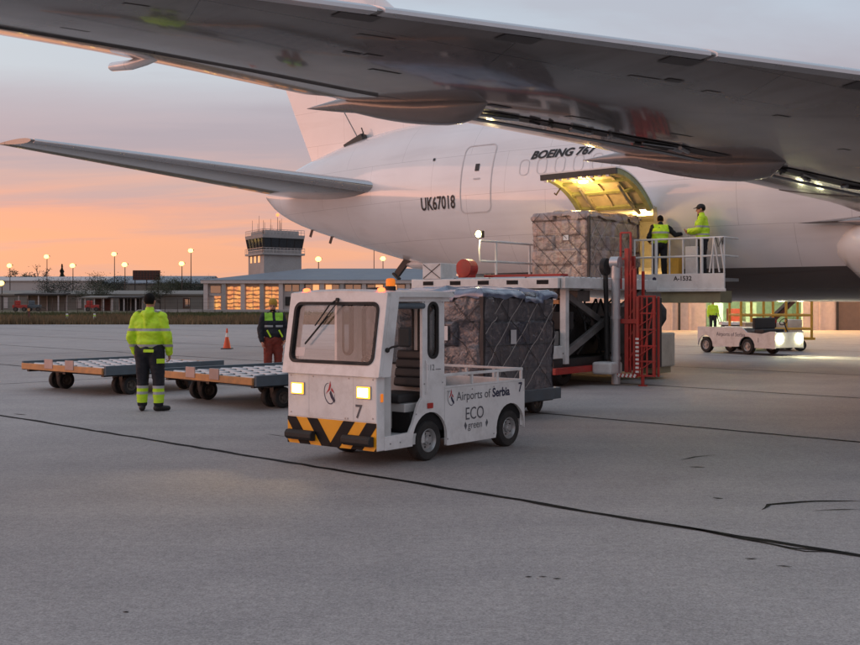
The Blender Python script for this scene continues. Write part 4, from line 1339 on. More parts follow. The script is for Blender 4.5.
# ------------------------------------------------------------------ pallet dollies
E_RZ = atan2(.77, .64)
def make_dolly(label, loc, rz, group, LX=2.6, LY=2.6, H=.5, towbar=True):
    """local x along the side rail, y to the left; origin at the near corner"""
    d = thing('pallet_dolly', label, 'dolly', loc, rz, group)
    mb = MB()
    for y in (.10, LY / 2, LY - .10): mb.box2((.04, y - .04, H - .16), (LX - .04, y + .04, H - .075))
    for x in (.35, LX / 2, LX - .35): mb.box2((x - .04, .06, H - .17), (x + .04, LY - .06, H - .165 + .08))
    mb.build('frame', 'dark_metal', d)
    for x, nm in ((-.02, 'end_beam'), (LX + .02, 'end_beam')):
        mb = MB(); mb.box2((x - .02, 0, H - .11), (x + .02, LY, H + .0)); mb.build(nm, 'orange_paint', d, bevel=.006)
    for y in (-.03, LY + .03):
        mb = MB(); mb.box2((0, y - .03, H - .13), (LX, y + .03, H + .035)); mb.build('side_rail', 'blue_grey', d, bevel=.008)
    mb = MB(); mb.box2((.02, .02, H - .074), (LX - .02, LY - .02, H - .06)); mb.build('deck_plate', 'blue_grey', d)
    # rollers
    nrow, ncol = 11, 5
    rmesh = None
    for i in range(nrow):
        x = .14 + (LX - .28) * i / (nrow - 1)
        for j in range(ncol):
            y0 = .10 + (LY - .2) * j / ncol; y1 = y0 + (LY - .2) / ncol - .07
            if rmesh is None:
                mb = MB(); mb.cyl((0, 0, 0), (0, y1 - y0, 0), .033, n=8); ro = mb.build('roller', 'galv', d, smooth=40); rmesh = ro
                ro.location = (x, y0, H - .025)
            else:
                link_copy(rmesh, d, (x, y0, H - .025))
    for j in range(ncol + 1):
        y = .065 + (LY - .2) * j / ncol
        mb = MB(); mb.box2((.05, y - .012, H - .06), (LX - .05, y + .012, H + .002)); mb.build('roller_channel', 'steel', d)
    for y in (LY * .38, LY * .64):
        mb = MB(); mb.box((-.045, y, H + .015), (.02, .26, .17)); mb.build('load_stop', MAT['stop_plate'], d, bevel=.004)
    for x in (LX * .24, LX * .78):
        for y in (.28, LY - .28):
            mb = MB(); mb.box2((x - .09, y - .05, .16), (x + .09, y + .05, H - .165)); mb.build('axle_bracket', 'dark_metal', d)
            for dy in (-.14, .14):
                wheel(d, (x, y + dy, .165), .165, .12, 'rim_dark')
    if towbar:
        mb = MB(); mb.tube([(LX + .05, LY / 2, H - .16), (LX + .5, LY / 2, .30), (LX + 1.0, LY / 2, .25)], .03, 8); mb.tube([(LX + 1.0 + .07 * cos(t), LY / 2 + .07 * sin(t), .25) for t in [2 * pi * i / 14 for i in range(15)]], .016, 6); mb.build('tow_bar', 'dark_metal', d, smooth=True)
    return d
MAT['stop_plate'] = mat('stop_plate', (.50, .33, .29), .5, var=.12, dirt=.3)
GD = 'empty pallet dollies behind the worker in yellow'
make_dolly('empty roller dolly with orange end beam farthest left, behind the worker in yellow', (-5.62, 18.95, 0), atan2(.77, .64), GD)
make_dolly('empty roller dolly with orange end beam beside the nose of the tow tractor', (-2.64, 16.5, 0), atan2(.705, .71), GD)
GL = 'dollies carrying wrapped pallets'

# ------------------------------------------------------------------ wrapped cargo pallets
def wrap_mat(name, c1, c2, c3, rough=.28):
    m, nt, b = mk(name)
    t = nt.nodes.new('ShaderNodeTexCoord')
    n = nt.nodes.new('ShaderNodeTexNoise'); n.inputs['Scale'].default_value = 2.6; n.inputs['Detail'].default_value = 8; n.inputs['Distortion'].default_value = 1.2
    nt.links.new(t.outputs['Object'], n.inputs[0])
    vo = nt.nodes.new('ShaderNodeTexBrick'); vo.inputs['Scale'].default_value = 1.0
    vo.inputs['Brick Width'].default_value = .46; vo.inputs['Row Height'].default_value = .34
    vo.inputs['Mortar Size'].default_value = .012; vo.inputs['Mortar Smooth'].default_value = .6
    vo.inputs['Color1'].default_value = (*c1, 1); vo.inputs['Color2'].default_value = (*c2, 1); vo.inputs['Mortar'].default_value = (c1[0] * .35, c1[1] * .35, c1[2] * .35, 1)
    sp = nt.nodes.new('ShaderNodeSeparateXYZ'); nt.links.new(t.outputs['Object'], sp.inputs[0])
    ad = nt.nodes.new('ShaderNodeMath'); nt.links.new(sp.outputs[0], ad.inputs[0]); nt.links.new(sp.outputs[1], ad.inputs[1])
    cb = nt.nodes.new('ShaderNodeCombineXYZ'); nt.links.new(ad.outputs[0], cb.inputs[0]); nt.links.new(sp.outputs[2], cb.inputs[1])
    nt.links.new(cb.outputs[0], vo.inputs[0])
    mr = nt.nodes.new('ShaderNodeMapRange'); mr.inputs[1].default_value = .38; mr.inputs[2].default_value = .72; mr.inputs[4].default_value = .75
    nt.links.new(n.outputs[0], mr.inputs[0])
    mx = nt.nodes.new('ShaderNodeMix'); mx.data_type = 'RGBA'
    nt.links.new(mr.outputs[0], mx.inputs[0]); nt.links.new(vo.outputs[0], mx.inputs[6]); mx.inputs[7].default_value = (*c3, 1)
    nt.links.new(mx.outputs[2], b.inputs['Base Color'])
    b.inputs['Roughness'].default_value = rough + .1
    b.inputs['Coat Weight'].default_value = .85; b.inputs['Coat Roughness'].default_value = .16
    n3 = nt.nodes.new('ShaderNodeTexNoise'); n3.inputs['Scale'].default_value = 9; n3.inputs['Detail'].default_value = 5; n3.inputs['Distortion'].default_value = 1.5
    nt.links.new(t.outputs['Object'], n3.inputs[0])
    bp = nt.nodes.new('ShaderNodeBump'); bp.inputs['Strength'].default_value = .8; bp.inputs['Distance'].default_value = .03
    nt.links.new(n3.outputs[0], bp.inputs['Height']); nt.links.new(bp.outputs[0], b.inputs['Normal']); nt.links.new(bp.outputs[0], b.inputs['Coat Normal'])
    return m
MAT['wrap_blue'] = wrap_mat('wrap_blue', (.085, .083, .095), (.045, .052, .08), (.14, .138, .155))
MAT['wrap_grey'] = wrap_mat('wrap_grey', (.20, .16, .145), (.14, .115, .11), (.27, .25, .25))
MAT['wrap_pink'] = wrap_mat('wrap_pink', (.40, .27, .22), (.24, .17, .155), (.44, .37, .35))
MAT['tarp_blue'] = mat('tarp_blue', (.16, .20, .30), .3, var=.4, scale=5, coat=.8, bump=.6, bscale=8)
def make_pallet(label, loc, rz, LX, LY, H, m, seed, group, top_m=None, step=.035, straps=True, lab=True, lx_lab=()):
    """load wrapped in film on an aluminium sheet; local origin at the near corner, x and y along the sides"""
    p = thing('cargo_pallet', label, 'cargo pallet', loc, rz, group)
    mb = MB(); mb.box2((-.04, -.04, 0), (LX + .04, LY + .04, .022)); mb.build('pallet_sheet', 'galv', p)
    rnd = random.Random(seed)
    # stacked cartons under the film: every carton pushes its patch of film in or out
    def surf(face, a, b):
        """depth offset of the film"""
        w = .46; row = int(b / .34); k = int((a + (row % 2) * .2) / w)
        r = random.Random(seed * 1000 + face * 100 + row * 17 + k)
        base = r.uniform(-.055, .035)
        fa = ((a + (row % 2) * .2) / w) % 1; fb = (b / .34) % 1
        edge = min(fa, 1 - fa, fb, 1 - fb)
        base -= .016 * max(0, 1 - edge / .07)
        base += .035 * noise.noise(Vector((a * 1.7, b * 1.7, face * 3.1 + seed))) + .018 * noise.noise(Vector((a * 6, b * 6, face + seed))) + .011 * noise.noise(Vector((a * 15, b * 15, face + seed)))
        return base
    def topz(x, y):
        k = int(x / .5) * 7 + int(y / .5)
        r = random.Random(seed * 77 + k)
        dome = .05 * (1 - (2 * x / LX - 1) ** 4) * (1 - (2 * y / LY - 1) ** 4)
        return H + r.uniform(-.05, .045) + dome + .03 * noise.noise(Vector((x * 3, y * 3, seed)))
    step = .03
    nx, ny, nz = int(LX / step), int(LY / step), int(H / step)
    mb = MB()
    def corner_round(a, n):     # pull in towards vertical edges
        e = min(a, n - a) / n
        return .05 * max(0, 1 - e / .05)
    ring_n = 2 * (nx + ny)
    rings = []
    for kz in range(nz + 1):
        z = .024 + (H - .024) * kz / nz
        lean = .03 * sin(z * 1.3 + seed)
        tz = z / H
        pull = .06 * max(0, (tz - .93) / .07) ** 2
        ring = []
        for i in range(nx): 
            a = LX * i / nx; o = surf(0, a, z) - pull - corner_round(i, nx); ring.append((a, -o + lean * 0, z))
        for i in range(ny):
            a = LY * i / ny; o = surf(1, a, z) - pull - corner_round(i, ny); ring.append((LX + o, a, z))
        for i in range(nx):
            a = LX * (1 - i / nx); o = surf(2, a, z) - pull - corner_round(i, nx); ring.append((a, LY + o, z))
        for i in range(ny):
            a = LY * (1 - i / ny); o = surf(3, a, z) - pull - corner_round(i, ny); ring.append((-o, a, z))
        rings.append(ring)
    mb.loft(rings, closed=True, cap=False)
    # top sheet
    vs = [(LX * i / nx * .96 + .02 * LX, LY * j / ny * .96 + .02 * LY, topz(LX * i / nx, LY * j / ny) - (.05 if i in (0, nx) or j in (0, ny) else 0)) for j in range(ny + 1) for i in range(nx + 1)]
    load = mb.build('film_wrapped_load', m, p, smooth=60, fix=False)
    mb = MB(); mb.add(vs, [(j * (nx + 1) + i, j * (nx + 1) + i + 1, (j + 1) * (nx + 1) + i + 1, (j + 1) * (nx + 1) + i) for j in range(ny) for i in range(nx)])
    # skirt hanging from the top sheet
    loop = [(LX * i / nx, 0) for i in range(nx)] + [(LX, LY * i / ny) for i in range(ny)] + [(LX * (1 - i / nx), LY) for i in range(nx)] + [(0, LY * (1 - i / ny)) for i in range(ny)]
    sk = []
    for dz, ex in ((-.02, -.045), (-.045, -.005), (-.075, .022), (-.12, .02)):
        r_ = []
        for (x, y) in loop:
            cx, cy = x - LX / 2, y - LY / 2
            nx_, ny_ = (1 if x >= LX else (-1 if x <= 0 else 0)), (1 if y >= LY else (-1 if y <= 0 else 0))
            wob = .02 * noise.noise(Vector((x * 5, y * 5, seed + dz * 9)))
            r_.append((x + nx_ * (ex + wob), y + ny_ * (ex + wob), topz(min(max(x, .03), LX - .03), min(max(y, .03), LY - .03)) + dz + (wob * 2 if dz < -.1 else 0)))
        sk.append(r_)
    mb.loft(sk, closed=True, cap=False)
    mb.build('film_top', top_m or m, p, smooth=60, fix=False)
    # lashing net over the two sides facing the camera side (x = 0 end, y = 0 side)
    if straps:
        def ribbon(face, p0, p1, wdt, mm):
            mb = MB(); vs = []; n = 14
            for i in range(n + 1):
                a = p0[0] + (p1[0] - p0[0]) * i / n; b = p0[1] + (p1[1] - p0[1]) * i / n
                d = Vector((p1[0] - p0[0], p1[1] - p0[1])).normalized(); nn = Vector((-d.y, d.x)) * wdt / 2
                o = max(surf(face, a, b), surf(face, a + .05, b), surf(face, a - .05, b)) + .016
                for s_ in (-1, 1):
                    aa, bb = a + nn.x * s_, b + nn.y * s_
                    vs.append({0: (aa, -o, bb), 3: (-o, aa, bb), 1: (LX + o, aa, bb)}[face])
            mb.add(vs, [(2 * i, 2 * i + 1, 2 * i + 3, 2 * i + 2) for i in range(n)])
            return mb.build('net_strap', mm, p, fix=False)
        for face, L in ((0, LX), (3, LY)):
            sp_ = .46
            for k in range(-4, int(L / sp_) + 1):
                for dr in (1, -1):
                    a0 = k * sp_ + .15
                    a, b = a0, .05; a2, b2 = a0 + H * .95, H * .98
                    # clip to face
                    def clip(a, b, a2, b2):
                        if a < .03:
                            t = (.03 - a) / (a2 - a); a, b = .03, b + (b2 - b) * t
                        if a2 > L - .03:
                            t = (L - .03 - a) / (a2 - a); a2, b2 = L - .03, b + (b2 - b) * t
                        return a, b, a2, b2
                    if a2 < .2 or a > L - .2: continue
                    q = clip(a, b, a2, b2)
                    if dr < 0: q = (L - q[0], q[1], L - q[2], q[3])
                    if rnd.random() < (.85 if dr > 0 else .55):
                        ribbon(face, (q[0], q[1]), (q[2], q[3]), .013 if face == 0 else .011, 'strap_light' if dr > 0 and face == 0 else 'strap_dark')
        # dark strip standing in for the shaded gap at the near corner
        mb = MB(); secs = []
        for i in range(12):
            z = .03 + (H - .10) * i / 11
            w_ = .004 + .012 * sin(i * 1.3)
            o = .02 + .02 * noise.noise(Vector((z * 3, 1, seed)))
            secs.append([Vector((-o, w_ + .03, z)), Vector((-o - .012, -o - .012, z)), Vector((w_ + .03, -o, z))])
        mb.loft(secs, closed=True); mb.build('corner_gap_strip', 'strap_dark', p)
    for face, a, b in lx_lab:
        o = surf(face, a, b) + .03
        mb = MB()
        if face == 0: mb.add([(a - .07, -o, b - .1), (a + .07, -o, b - .1), (a + .07, -o, b + .1), (a - .07, -o, b + .1)], [(0, 1, 2, 3)])
        else: mb.add([(-o, a - .07, b - .1), (-o, a + .07, b - .1), (-o, a + .07, b + .1), (-o, a - .07, b + .1)], [(0, 1, 2, 3)])
        mb.build('cargo_label', 'label_white', p, fix=False)
    return p
PA = atan2(.78, .63)
make_dolly('loaded dolly under the blue-grey wrapped pallet behind the tow tractor', (.70, 15.0, 0), PA, GL, 1.94, 2.45, .33, towbar=False)
make_pallet('blue-grey film-wrapped cargo pallet with lashing net on the dolly behind the tow tractor', (.72, 15.04, .345), PA, 1.86, 2.36, 1.44, 'wrap_blue', 3, 'wrapped cargo pallets', 'tarp_blue',
            lx_lab=((0, .72, .80), (3, .62, .86)))
# second dolly and pallet farther behind the first one
make_pallet('pinkish film-wrapped cargo pallet on the raised loader before the open belly door', L2W(5.42, -2.80, 2.165), RZ + pi / 2, 2.62, 1.53, 1.56, 'wrap_pink', 9, 'wrapped cargo pallets', lx_lab=((3, .6, 1.0),), straps=True)
# ------------------------------------------------------------------ cargo high loader at the belly door
LB = L2W(5.4, -4.0, 0)
loader = thing('cargo_loader', 'white and red cargo high loader raised to the belly door of the airliner', 'cargo loader', LB, RZ)
def q(x, y, z): return (x - 5.4, y + 4.0, z)
def lbox(nm, a, b, m, bevel=.008, parent=None):
    mb = MB(); mb.box2(q(*a), q(*b)); return mb.build(nm, m, parent or loader, bevel=bevel)
def lbar(nm, a, b, w, h, m, parent=None, bevel=.0):
    mb = MB(); mb.bar(q(*a), q(*b), w, h); return mb.build(nm, m, parent or loader, bevel=bevel)
# chassis
MAT['machine_grey'] = mat('machine_grey', (.20, .19, .185), .5, .2, var=.2, dirt=.5, dscale=4)
lbox('chassis', (3.9, -6.95, .28), (6.95, -1.6, .55), 'dark_metal')
lbox('chassis_beam', (6.96, -7.0, .27), (7.08, -5.05, .39), 'red_paint')
lbox('chassis_beam', (3.75, -7.0, .24), (3.89, -1.2, .44), 'red_paint')
lbox('rear_bumper', (3.9, -7.10, .27), (7.08, -7.001, .39), 'red_paint')
lbox('skirt_plate', (6.962, -5.0, .20), (7.05, -3.6, .58), 'dark_metal')
lbox('skirt_plate', (6.2, -7.02, .56), (6.95, -6.4, .80), 'white_paint')
mb = MB(); mb.box2(q(4.2, -6.2, .552), q(6.55, -3.2, 1.62)); mb.build('power_pack', 'dark_metal', loader, bevel=.03)
rnd = random.Random(21)
for k in range(12):
    x, y = rnd.uniform(6.4, 6.9), rnd.uniform(-6.3, -4.0)
    mb = MB(); mb.tube([q(x, y, .6), q(x + .1, y + rnd.uniform(-.3, .3), .9), q(x - .05, y + rnd.uniform(-.5, .5), 1.25), q(x, y + rnd.uniform(-.7, .7), 1.7)], .022, 6); mb.build('hydraulic_hose', 'rubber', loader, smooth=True)
for x in (4.25, 6.6):
    for y in (-6.2, -2.0):
        wheel(loader, Vector(q(x, y, .36)), .36, .30, 'rim_dark')
        o = loader.children[-1]
for o in loader.children:
    if o.name.startswith('wheel'): o.rotation_euler = (0, 0, radians(90))
# scissor lifts
for x in (4.0, 6.86):
    for a, b in (((-6.6), (-3.1)), ((-3.1), (-6.6))):
        lbar('scissor_arm', (x + (.07 if a < b else -.07), a, .60), (x + (.07 if a < b else -.07), b, 1.92), .09, .14, 'machine_grey', bevel=.008)
    mb = MB(); mb.cyl(q(x - .14, -4.85, 1.26), q(x + .14, -4.85, 1.26), .07); mb.build('scissor_pin', 'steel', loader, smooth=40)
    for a, b in (((-2.4), (-.6)), ((-.6), (-2.4))) if x < 5 else ():
        lbar('scissor_arm', (x + (.07 if a < b else -.07), a, .60), (x + (.07 if a < b else -.07), b, 1.92), .09, .16, 'white_paint', bevel=.008)
mb = MB(); mb.cyl(q(5.0, -5.9, .7), q(5.0, -4.0, 1.85), .07); mb.cyl(q(5.9, -5.9, .7), q(5.9, -4.0, 1.85), .07); mb.build('lift_cylinder', 'steel', loader, smooth=40)
# inner uprights
for x, y, z0, z1, w in ((6.95, -6.55, .45, 1.93, .13), (6.5, -6.9, .45, 1.50, .12), (4.1, -6.9, .45, 1.93, .13)):
    lbox('upright', (x - w / 2, y - w / 2, z0), (x + w / 2, y + w / 2, z1), 'white_paint')
lbox('cross_beam', (4.2, -6.95, 1.42), (6.43, -6.83, 1.54), 'white_paint')
lbox('cross_beam', (4.2, -6.6, 1.60), (6.85, -6.48, 1.68), 'orange_paint')
lbar('brace', (6.4, -6.72, 1.0), (5.4, -6.72, 1.40), .08, .1, 'white_paint')
# main platform
for x in (3.55, 7.12):
    mb = MB(); mb.box2(q(x - .05, -6.9, 1.90), q(x + .05, -2.95, 2.11)); pb = mb.build('platform_beam', 'white_paint', loader, bevel=.008)
mb = MB(); mb.box2(q(3.61, -6.98, 1.90), q(7.06, -6.86, 2.10)); pb = mb.build('platform_end', 'white_paint', loader, bevel=.008)
for i in range(5):
    x = 4.0 + i * .68
    mb = MB(); mb.box2(q(x - .13, -6.986, 1.98), q(x + .13, -6.979, 2.06)); mb.build('beam_slot', 'black_paint', pb)
lbox('platform_deck', (3.61, -6.85, 1.93), (7.06, -2.96, 2.05), 'dark_metal', 0)
ro = None
for i in range(18):
    y = -6.7 + i * .215
    for j in range(4):
        if ro is None:
            mb = MB(); mb.cyl((0, 0, 0), (.75, 0, 0), .05, n=10); ro = mb.build('roller', 'steel', loader, smooth=40); ro.location = q(3.72, y, 2.085)
        else: link_copy(ro, loader, q(3.72 + j * .85, y, 2.085))
# bridge
for x in (3.45, 5.52):
    mb = MB(); mb.box2(q(x - .05, -2.88, 1.92), q(x + .05, -.12, 2.13)); mb.build('bridge_beam', 'white_paint', loader, bevel=.008)
lbox('bridge_deck', (3.51, -2.86, 1.96), (5.46, -.10, 2.07), 'dark_metal', 0)
for i in range(13):
    y = -2.7 + i * .2
    for j in range(3):
        link_copy(ro, loader, q(3.58 + j * .80, y, 2.09))
lbox('bridge_lip', (3.6, -.09, 2.03), (5.8, .06, 2.09), 'rubber')
# operator platform beside the bridge
lbox('walkway_floor', (5.58, -.84, 2.12), (7.84, .02, 2.19), 'galv', 0)
lbox('walkway_underside', (6.25, -.80, 1.62), (7.72, -.10, 1.90), 'olive')
fa = lbox('walkway_fascia', (5.58, -.90, 1.90), (7.86, -.845, 2.30), 'white_paint')
lbox('fascia_lip', (5.56, -.93, 1.88), (7.90, -.902, 1.95), 'white_paint')
lettering('platform_lettering', 'A-1532', .15, lambda a, b: q(6.62 + a, -.903, 2.14 + b), 'text_black', fa, offset=.004)
mb = MB(); mb.lathe([(.05, 0), (.05, .004)], q(6.13, -.906, 2.18), 'y', 14); mb.build('round_badge', 'navy', fa)
rail = MB()
for z in (3.12, 2.70):
    mb = MB(); mb.tube([q(5.60, -.87, z), q(7.84, -.87, z)], .024, 8); mb.build('hand_rail', 'white_paint', loader, smooth=True)
    mb = MB(); mb.tube([q(7.84, -.87, z), q(7.84, -.05, z)], .024, 8); mb.build('hand_rail', 'white_paint', loader, smooth=True)
for x in (5.60, 5.82, 6.06, 6.16, 6.50, 6.84, 7.18, 7.30, 7.58, 7.84):
    mb = MB(); mb.tube([q(x, -.87, 2.30), q(x, -.87, 3.12)], .022 if x not in (6.16, 7.30) else .04, 8); mb.build('rail_post', 'white_paint', loader, smooth=True)
for x0, x1 in ((7.60, 7.74), (7.74, 7.86), (7.62, 7.50)):
    mb = MB(); mb.tube([q(x0, -.90, 3.12), q(x1, -.90, 2.32)], .018, 6); mb.build('folding_stay', 'white_paint', loader, smooth=True)
mb = MB(); mb.tube([q(7.66, -.92, 3.12), q(7.72, -.92, 2.9), q(7.80, -.92, 3.08), q(7.82, -.92, 2.95), q(7.84, -.92, 3.12)], .012, 6); mb.build('chain', 'dark_metal', loader, smooth=True)
# yellow and pale crates on the walkway
lbox('control_box', (6.75, -.55, 2.19), (7.05, -.30, 2.95), 'white_paint')
lbox('yellow_case', (6.32, -.60, 2.19), (6.60, -.35, 2.70), 'yellow_paint')
# lift column at the near rear corner
mb = MB(); mb.cyl(q(7.43, -5.37, 0.02), q(7.43, -5.37, 2.10), .088, n=20)
for z in (.5, 1.3): mb.cyl(q(7.43, -5.37, z), q(7.43, -5.37, z + .06), .105, n=20)
col = mb.build('lift_column', 'galv', loader, smooth=40)
mb = MB(); mb.cyl(q(7.43, -5.37, 2.10), q(7.43, -5.37, 2.42), .10); mb.cyl(q(7.34, -5.37, 2.42), q(7.52, -5.37, 2.42), .12); mb.build('column_head', 'galv', col, smooth=40)
mb = MB(); mb.lathe([(.17, -.05), (.18, 0), (.17, .05)], q(7.20, -5.37, 2.34), 'x', 20); mb.tube([q(7.2, -5.37, 2.3), q(7.22, -5.37, 1.6), q(7.24, -5.37, .5)], .05, 8); mb.build('chain_pulley', 'rubber', col, smooth=40)
mb = MB(); mb.box2(q(7.08, -5.72, .22), q(7.50, -5.2, .46)); mb.build('column_foot', 'white_paint', col, bevel=.05, seg=3)
# red guide cage
cage = MB()
def rbar(x0, y0, z0, x1, y1, z1, w): 
    mb = MB(); mb.bar(q(x0, y0, z0), q(x1, y1, z1), w); return mb.build('cage_bar', 'red_paint', loader, bevel=.005)
for x, y, z0, z1, w in ((7.62, -5.25, .25, 2.70, .085), (7.78, -5.25, .2, 2.30, .06), (7.66, -5.05, .9, 2.55, .06), (7.84, -5.0, 1.2, 2.25, .05),
                        (7.40, -5.1, 1.9, 3.02, .04), (7.62, -5.1, 1.9, 3.02, .04), (7.90, -5.35, .18, 1.75, .06), (7.96, -5.30, .18, 1.75, .045), (8.18, -5.22, .18, 1.75, .055), (8.24, -5.15, .18, 1.75, .04)):
    rbar(x, y, z0, x, y, z1, w)
for z in (3.02, 2.5): rbar(7.40, -5.1, z, 7.62, -5.1, z, .04)
for z in (1.75, 1.42, 1.10, .78, .48, .20): rbar(7.90, -5.33, z, 8.22, -5.22, z, .035)
lbox('mast_core', (7.60, -5.16, .35), (8.10, -4.70, 1.72), 'dark_metal')
lbox('valve_block', (7.10, -5.0, .62), (7.50, -4.2, 1.55), 'machine_grey')
for k, (x, y, z, a, b, c, m_) in enumerate(((6.7, -6.75, .58, .35, .25, .5, 'machine_grey'), (6.75, -6.3, 1.1, .3, .4, .35, 'dark_metal'), (6.6, -5.6, 1.65, .5, .5, .22, 'machine_grey'), (6.2, -6.9, .7, .3, .2, .45, 'dark_metal'), (6.9, -4.6, .65, .25, .6, .7, 'dark_metal'), (5.4, -6.9, .6, .5, .2, .7, 'machine_grey'), (4.6, -6.9, .6, .5, .2, .5, 'dark_metal'))):
    lbox('machinery_box', (x - a / 2, y - b / 2, z), (x + a / 2, y + b / 2, z + c), m_, .015)
for k in range(5):
    rbar(7.64, -5.262, .45 + k * .42, 7.76, -5.262, .66 + k * .42, .025); rbar(7.92, -5.36, .30 + k * .29, 8.16, -5.25, .48 + k * .29, .022)
rbar(7.70, -5.26, .25, 7.70, -5.26, 2.45, .035); rbar(8.06, -5.28, .18, 8.06, -5.28, 1.75, .03)
rbar(7.50, -5.27, 1.26, 7.90, -5.27, 1.26, .09)
rbar(7.98, -5.28, .6, 8.16, -5.24, 1.5, .03)
# red and white warning edge
for i in range(9):
    mb = MB(); mb.box2(q(7.868, -5.395, .26 + i * .08), q(7.935, -5.381, .30 + i * .08)); mb.build('warning_band', 'cone_white', loader)
for i in range(5):
    mb = MB(); mb.box(q(7.53 + i * .085, -5.43, .20), (.045, .014, .07), (0, radians(30), 0)); mb.build('warning_band', 'cone_white', loader)
rbar(7.45, -5.40, .20, 7.90, -5.40, .20, .07)
mb = MB(); mb.cyl(q(7.98, -5.3, 0.0), q(7.98, -5.3, .2), .035); mb.cyl(q(7.98, -5.3, 0.0), q(7.98, -5.3, .02), .09); mb.build('support_foot', 'red_paint', loader)
# engine box and hose loop
lbox('engine_box', (7.06, -3.55, .26), (7.50, -2.75, .98), 'beige', .03)
lbox('engine_box_base', (7.10, -3.5, .12), (7.42, -2.8, .255), 'olive')
mb = MB(); mb.tube([q(7.1, -3.9, 1.08), q(7.4, -3.85, 1.07), q(7.60, -3.8, 1.14), q(7.68, -3.75, 1.30), q(7.66, -3.7, 1.46), q(7.52, -3.65, 1.60), q(7.3, -3.6, 1.68), q(7.05, -3.7, 1.70)], .075, 10); mb.build('hose_loop', 'rubber', loader, smooth=True)
# far side: railing with work light, red reel, pale cabinet
for z in (3.02, 2.56, 2.10):
    mb = MB(); mb.tube([q(3.62, -4.55, z), q(3.62, -2.3, z)], .026, 8); mb.build('hand_rail', 'white_paint', loader, smooth=True)
for y in (-3.9, -2.45):
    mb = MB(); mb.tube([q(3.62, y, 2.10), q(3.62, y, 3.02)], .03, 8); mb.build('rail_post', 'white_paint', loader, smooth=True)
mb = MB(); mb.tube([q(3.62, -4.55, 3.02), q(3.62, -4.58, 2.8), q(3.62, -4.55, 2.56)], .02, 8); mb.build('rail_end', 'white_paint', loader, smooth=True)
mb = MB(); mb.box(q(3.62, -4.55, 3.16), (.16, .12, .16)); wl = mb.build('work_light', 'dark_metal', loader, bevel=.01)
mb = MB(); mb.sphere(q(3.63, -4.63, 3.16), (.08, .03, .08), 12, 6); mb.build('work_light_lens', 'work_lamp', wl, smooth=True)
point_lamp('work_light_beam', q(3.66, -4.75, 3.16), 22, (1, .82, .42), .06, loader)
mb = MB(); mb.lathe([(.05, -.14), (.20, -.14), (.20, .14), (.05, .14)], q(4.0, -5.6, 2.36), 'y', 22); mb.box2(q(3.85, -5.72, 2.1), q(4.15, -5.48, 2.3)); mb.build('hose_reel', 'red_paint', loader, bevel=.01)
cb = lbox('cabinet', (3.68, -6.75, 2.11), (4.15, -6.2, 2.44), 'white_paint')
for a, b in ((( 3.70, 2.13), (4.13, 2.42)), ((3.70, 2.42), (4.13, 2.13))):
    mb = MB(); mb.bar(q(a[0], -6.756, a[1]), q(b[0], -6.756, b[1]), .01, .012); mb.build('cabinet_brace', 'dark_metal', cb)
lbox('deck_box', (4.3, -5.4, 2.11), (6.2, -5.1, 2.22), 'red_paint')
# ------------------------------------------------------------------ people
def cap_prim(mb, p0, r0, p1, r1, n=12):
    """rounded tapered limb segment"""
    p0, p1 = Vector(p0), Vector(p1); d = p1 - p0; L = d.length
    if L < 1e-6: return mb.sphere(p0, r0, n, 8)
    d.normalize()
    pts = []; rs = []
    for i in range(5):
        a = pi / 2 * (1 - i / 4); pts.append(p0 - d * (r0 * sin(a))); rs.append(max(.001, r0 * cos(a)))
    for i in range(5):
        a = pi / 2 * (i / 4); pts.append(p1 + d * (r1 * sin(a))); rs.append(max(.001, r1 * cos(a)))
    a_ = Vector((0, 0, 1)) if abs(d.z) < .9 else Vector((1, 0, 0))
    u = d.cross(a_).normalized(); w = d.cross(u); vs = []
    for p, r in zip(pts, rs):
        for i in range(n):
            t = 2 * pi * i / n; vs.append(p + u * (r * cos(t)) + w * (r * sin(t)))
    m = len(pts); fs = [(k * n + i, k * n + (i + 1) % n, (k + 1) * n + (i + 1) % n, (k + 1) * n + i) for k in range(m - 1) for i in range(n)]
    fs.append(tuple(range(n - 1, -1, -1))); fs.append(tuple(range((m - 1) * n, m * n)))
    return mb.add(vs, fs)
def blob(mb, name, m, parent, voxel=.011, smooth=5, fold=0.0, fscale=9.0, seed=0):
    o = mb.build(name, 'skin', None)
    r = o.modifiers.new('r', 'REMESH'); r.mode = 'VOXEL'; r.voxel_size = voxel
    s = o.modifiers.new('s', 'SMOOTH'); s.factor = .5; s.iterations = smooth
    dg = bpy.context.evaluated_depsgraph_get()
    me = bpy.data.meshes.new_from_object(o.evaluated_get(dg))
    old = o.data
    o.modifiers.clear(); o.data = me; bpy.data.meshes.remove(old)
    me.name = name
    if fold > 0:
        no = [v.normal.copy() for v in me.vertices]
        for v, n_ in zip(me.vertices, no):
            p = v.co
            f = .8 * noise.noise(Vector((p.x * fscale, p.y * fscale, p.z * fscale * .7 + seed))) - 1.5 * (.35 - abs(noise.noise(Vector((p.x * fscale * 1.1, p.y * fscale * 1.1, p.z * fscale * 1.7 + p.x * 5 + seed)))))
            v.co = p + n_ * (fold * f)
    me.materials.clear()
    for x in (m if isinstance(m, (list, tuple)) else [m]): me.materials.append(MAT[x] if isinstance(x, str) else x)
    me.shade_smooth()
    o.parent = parent
    return o
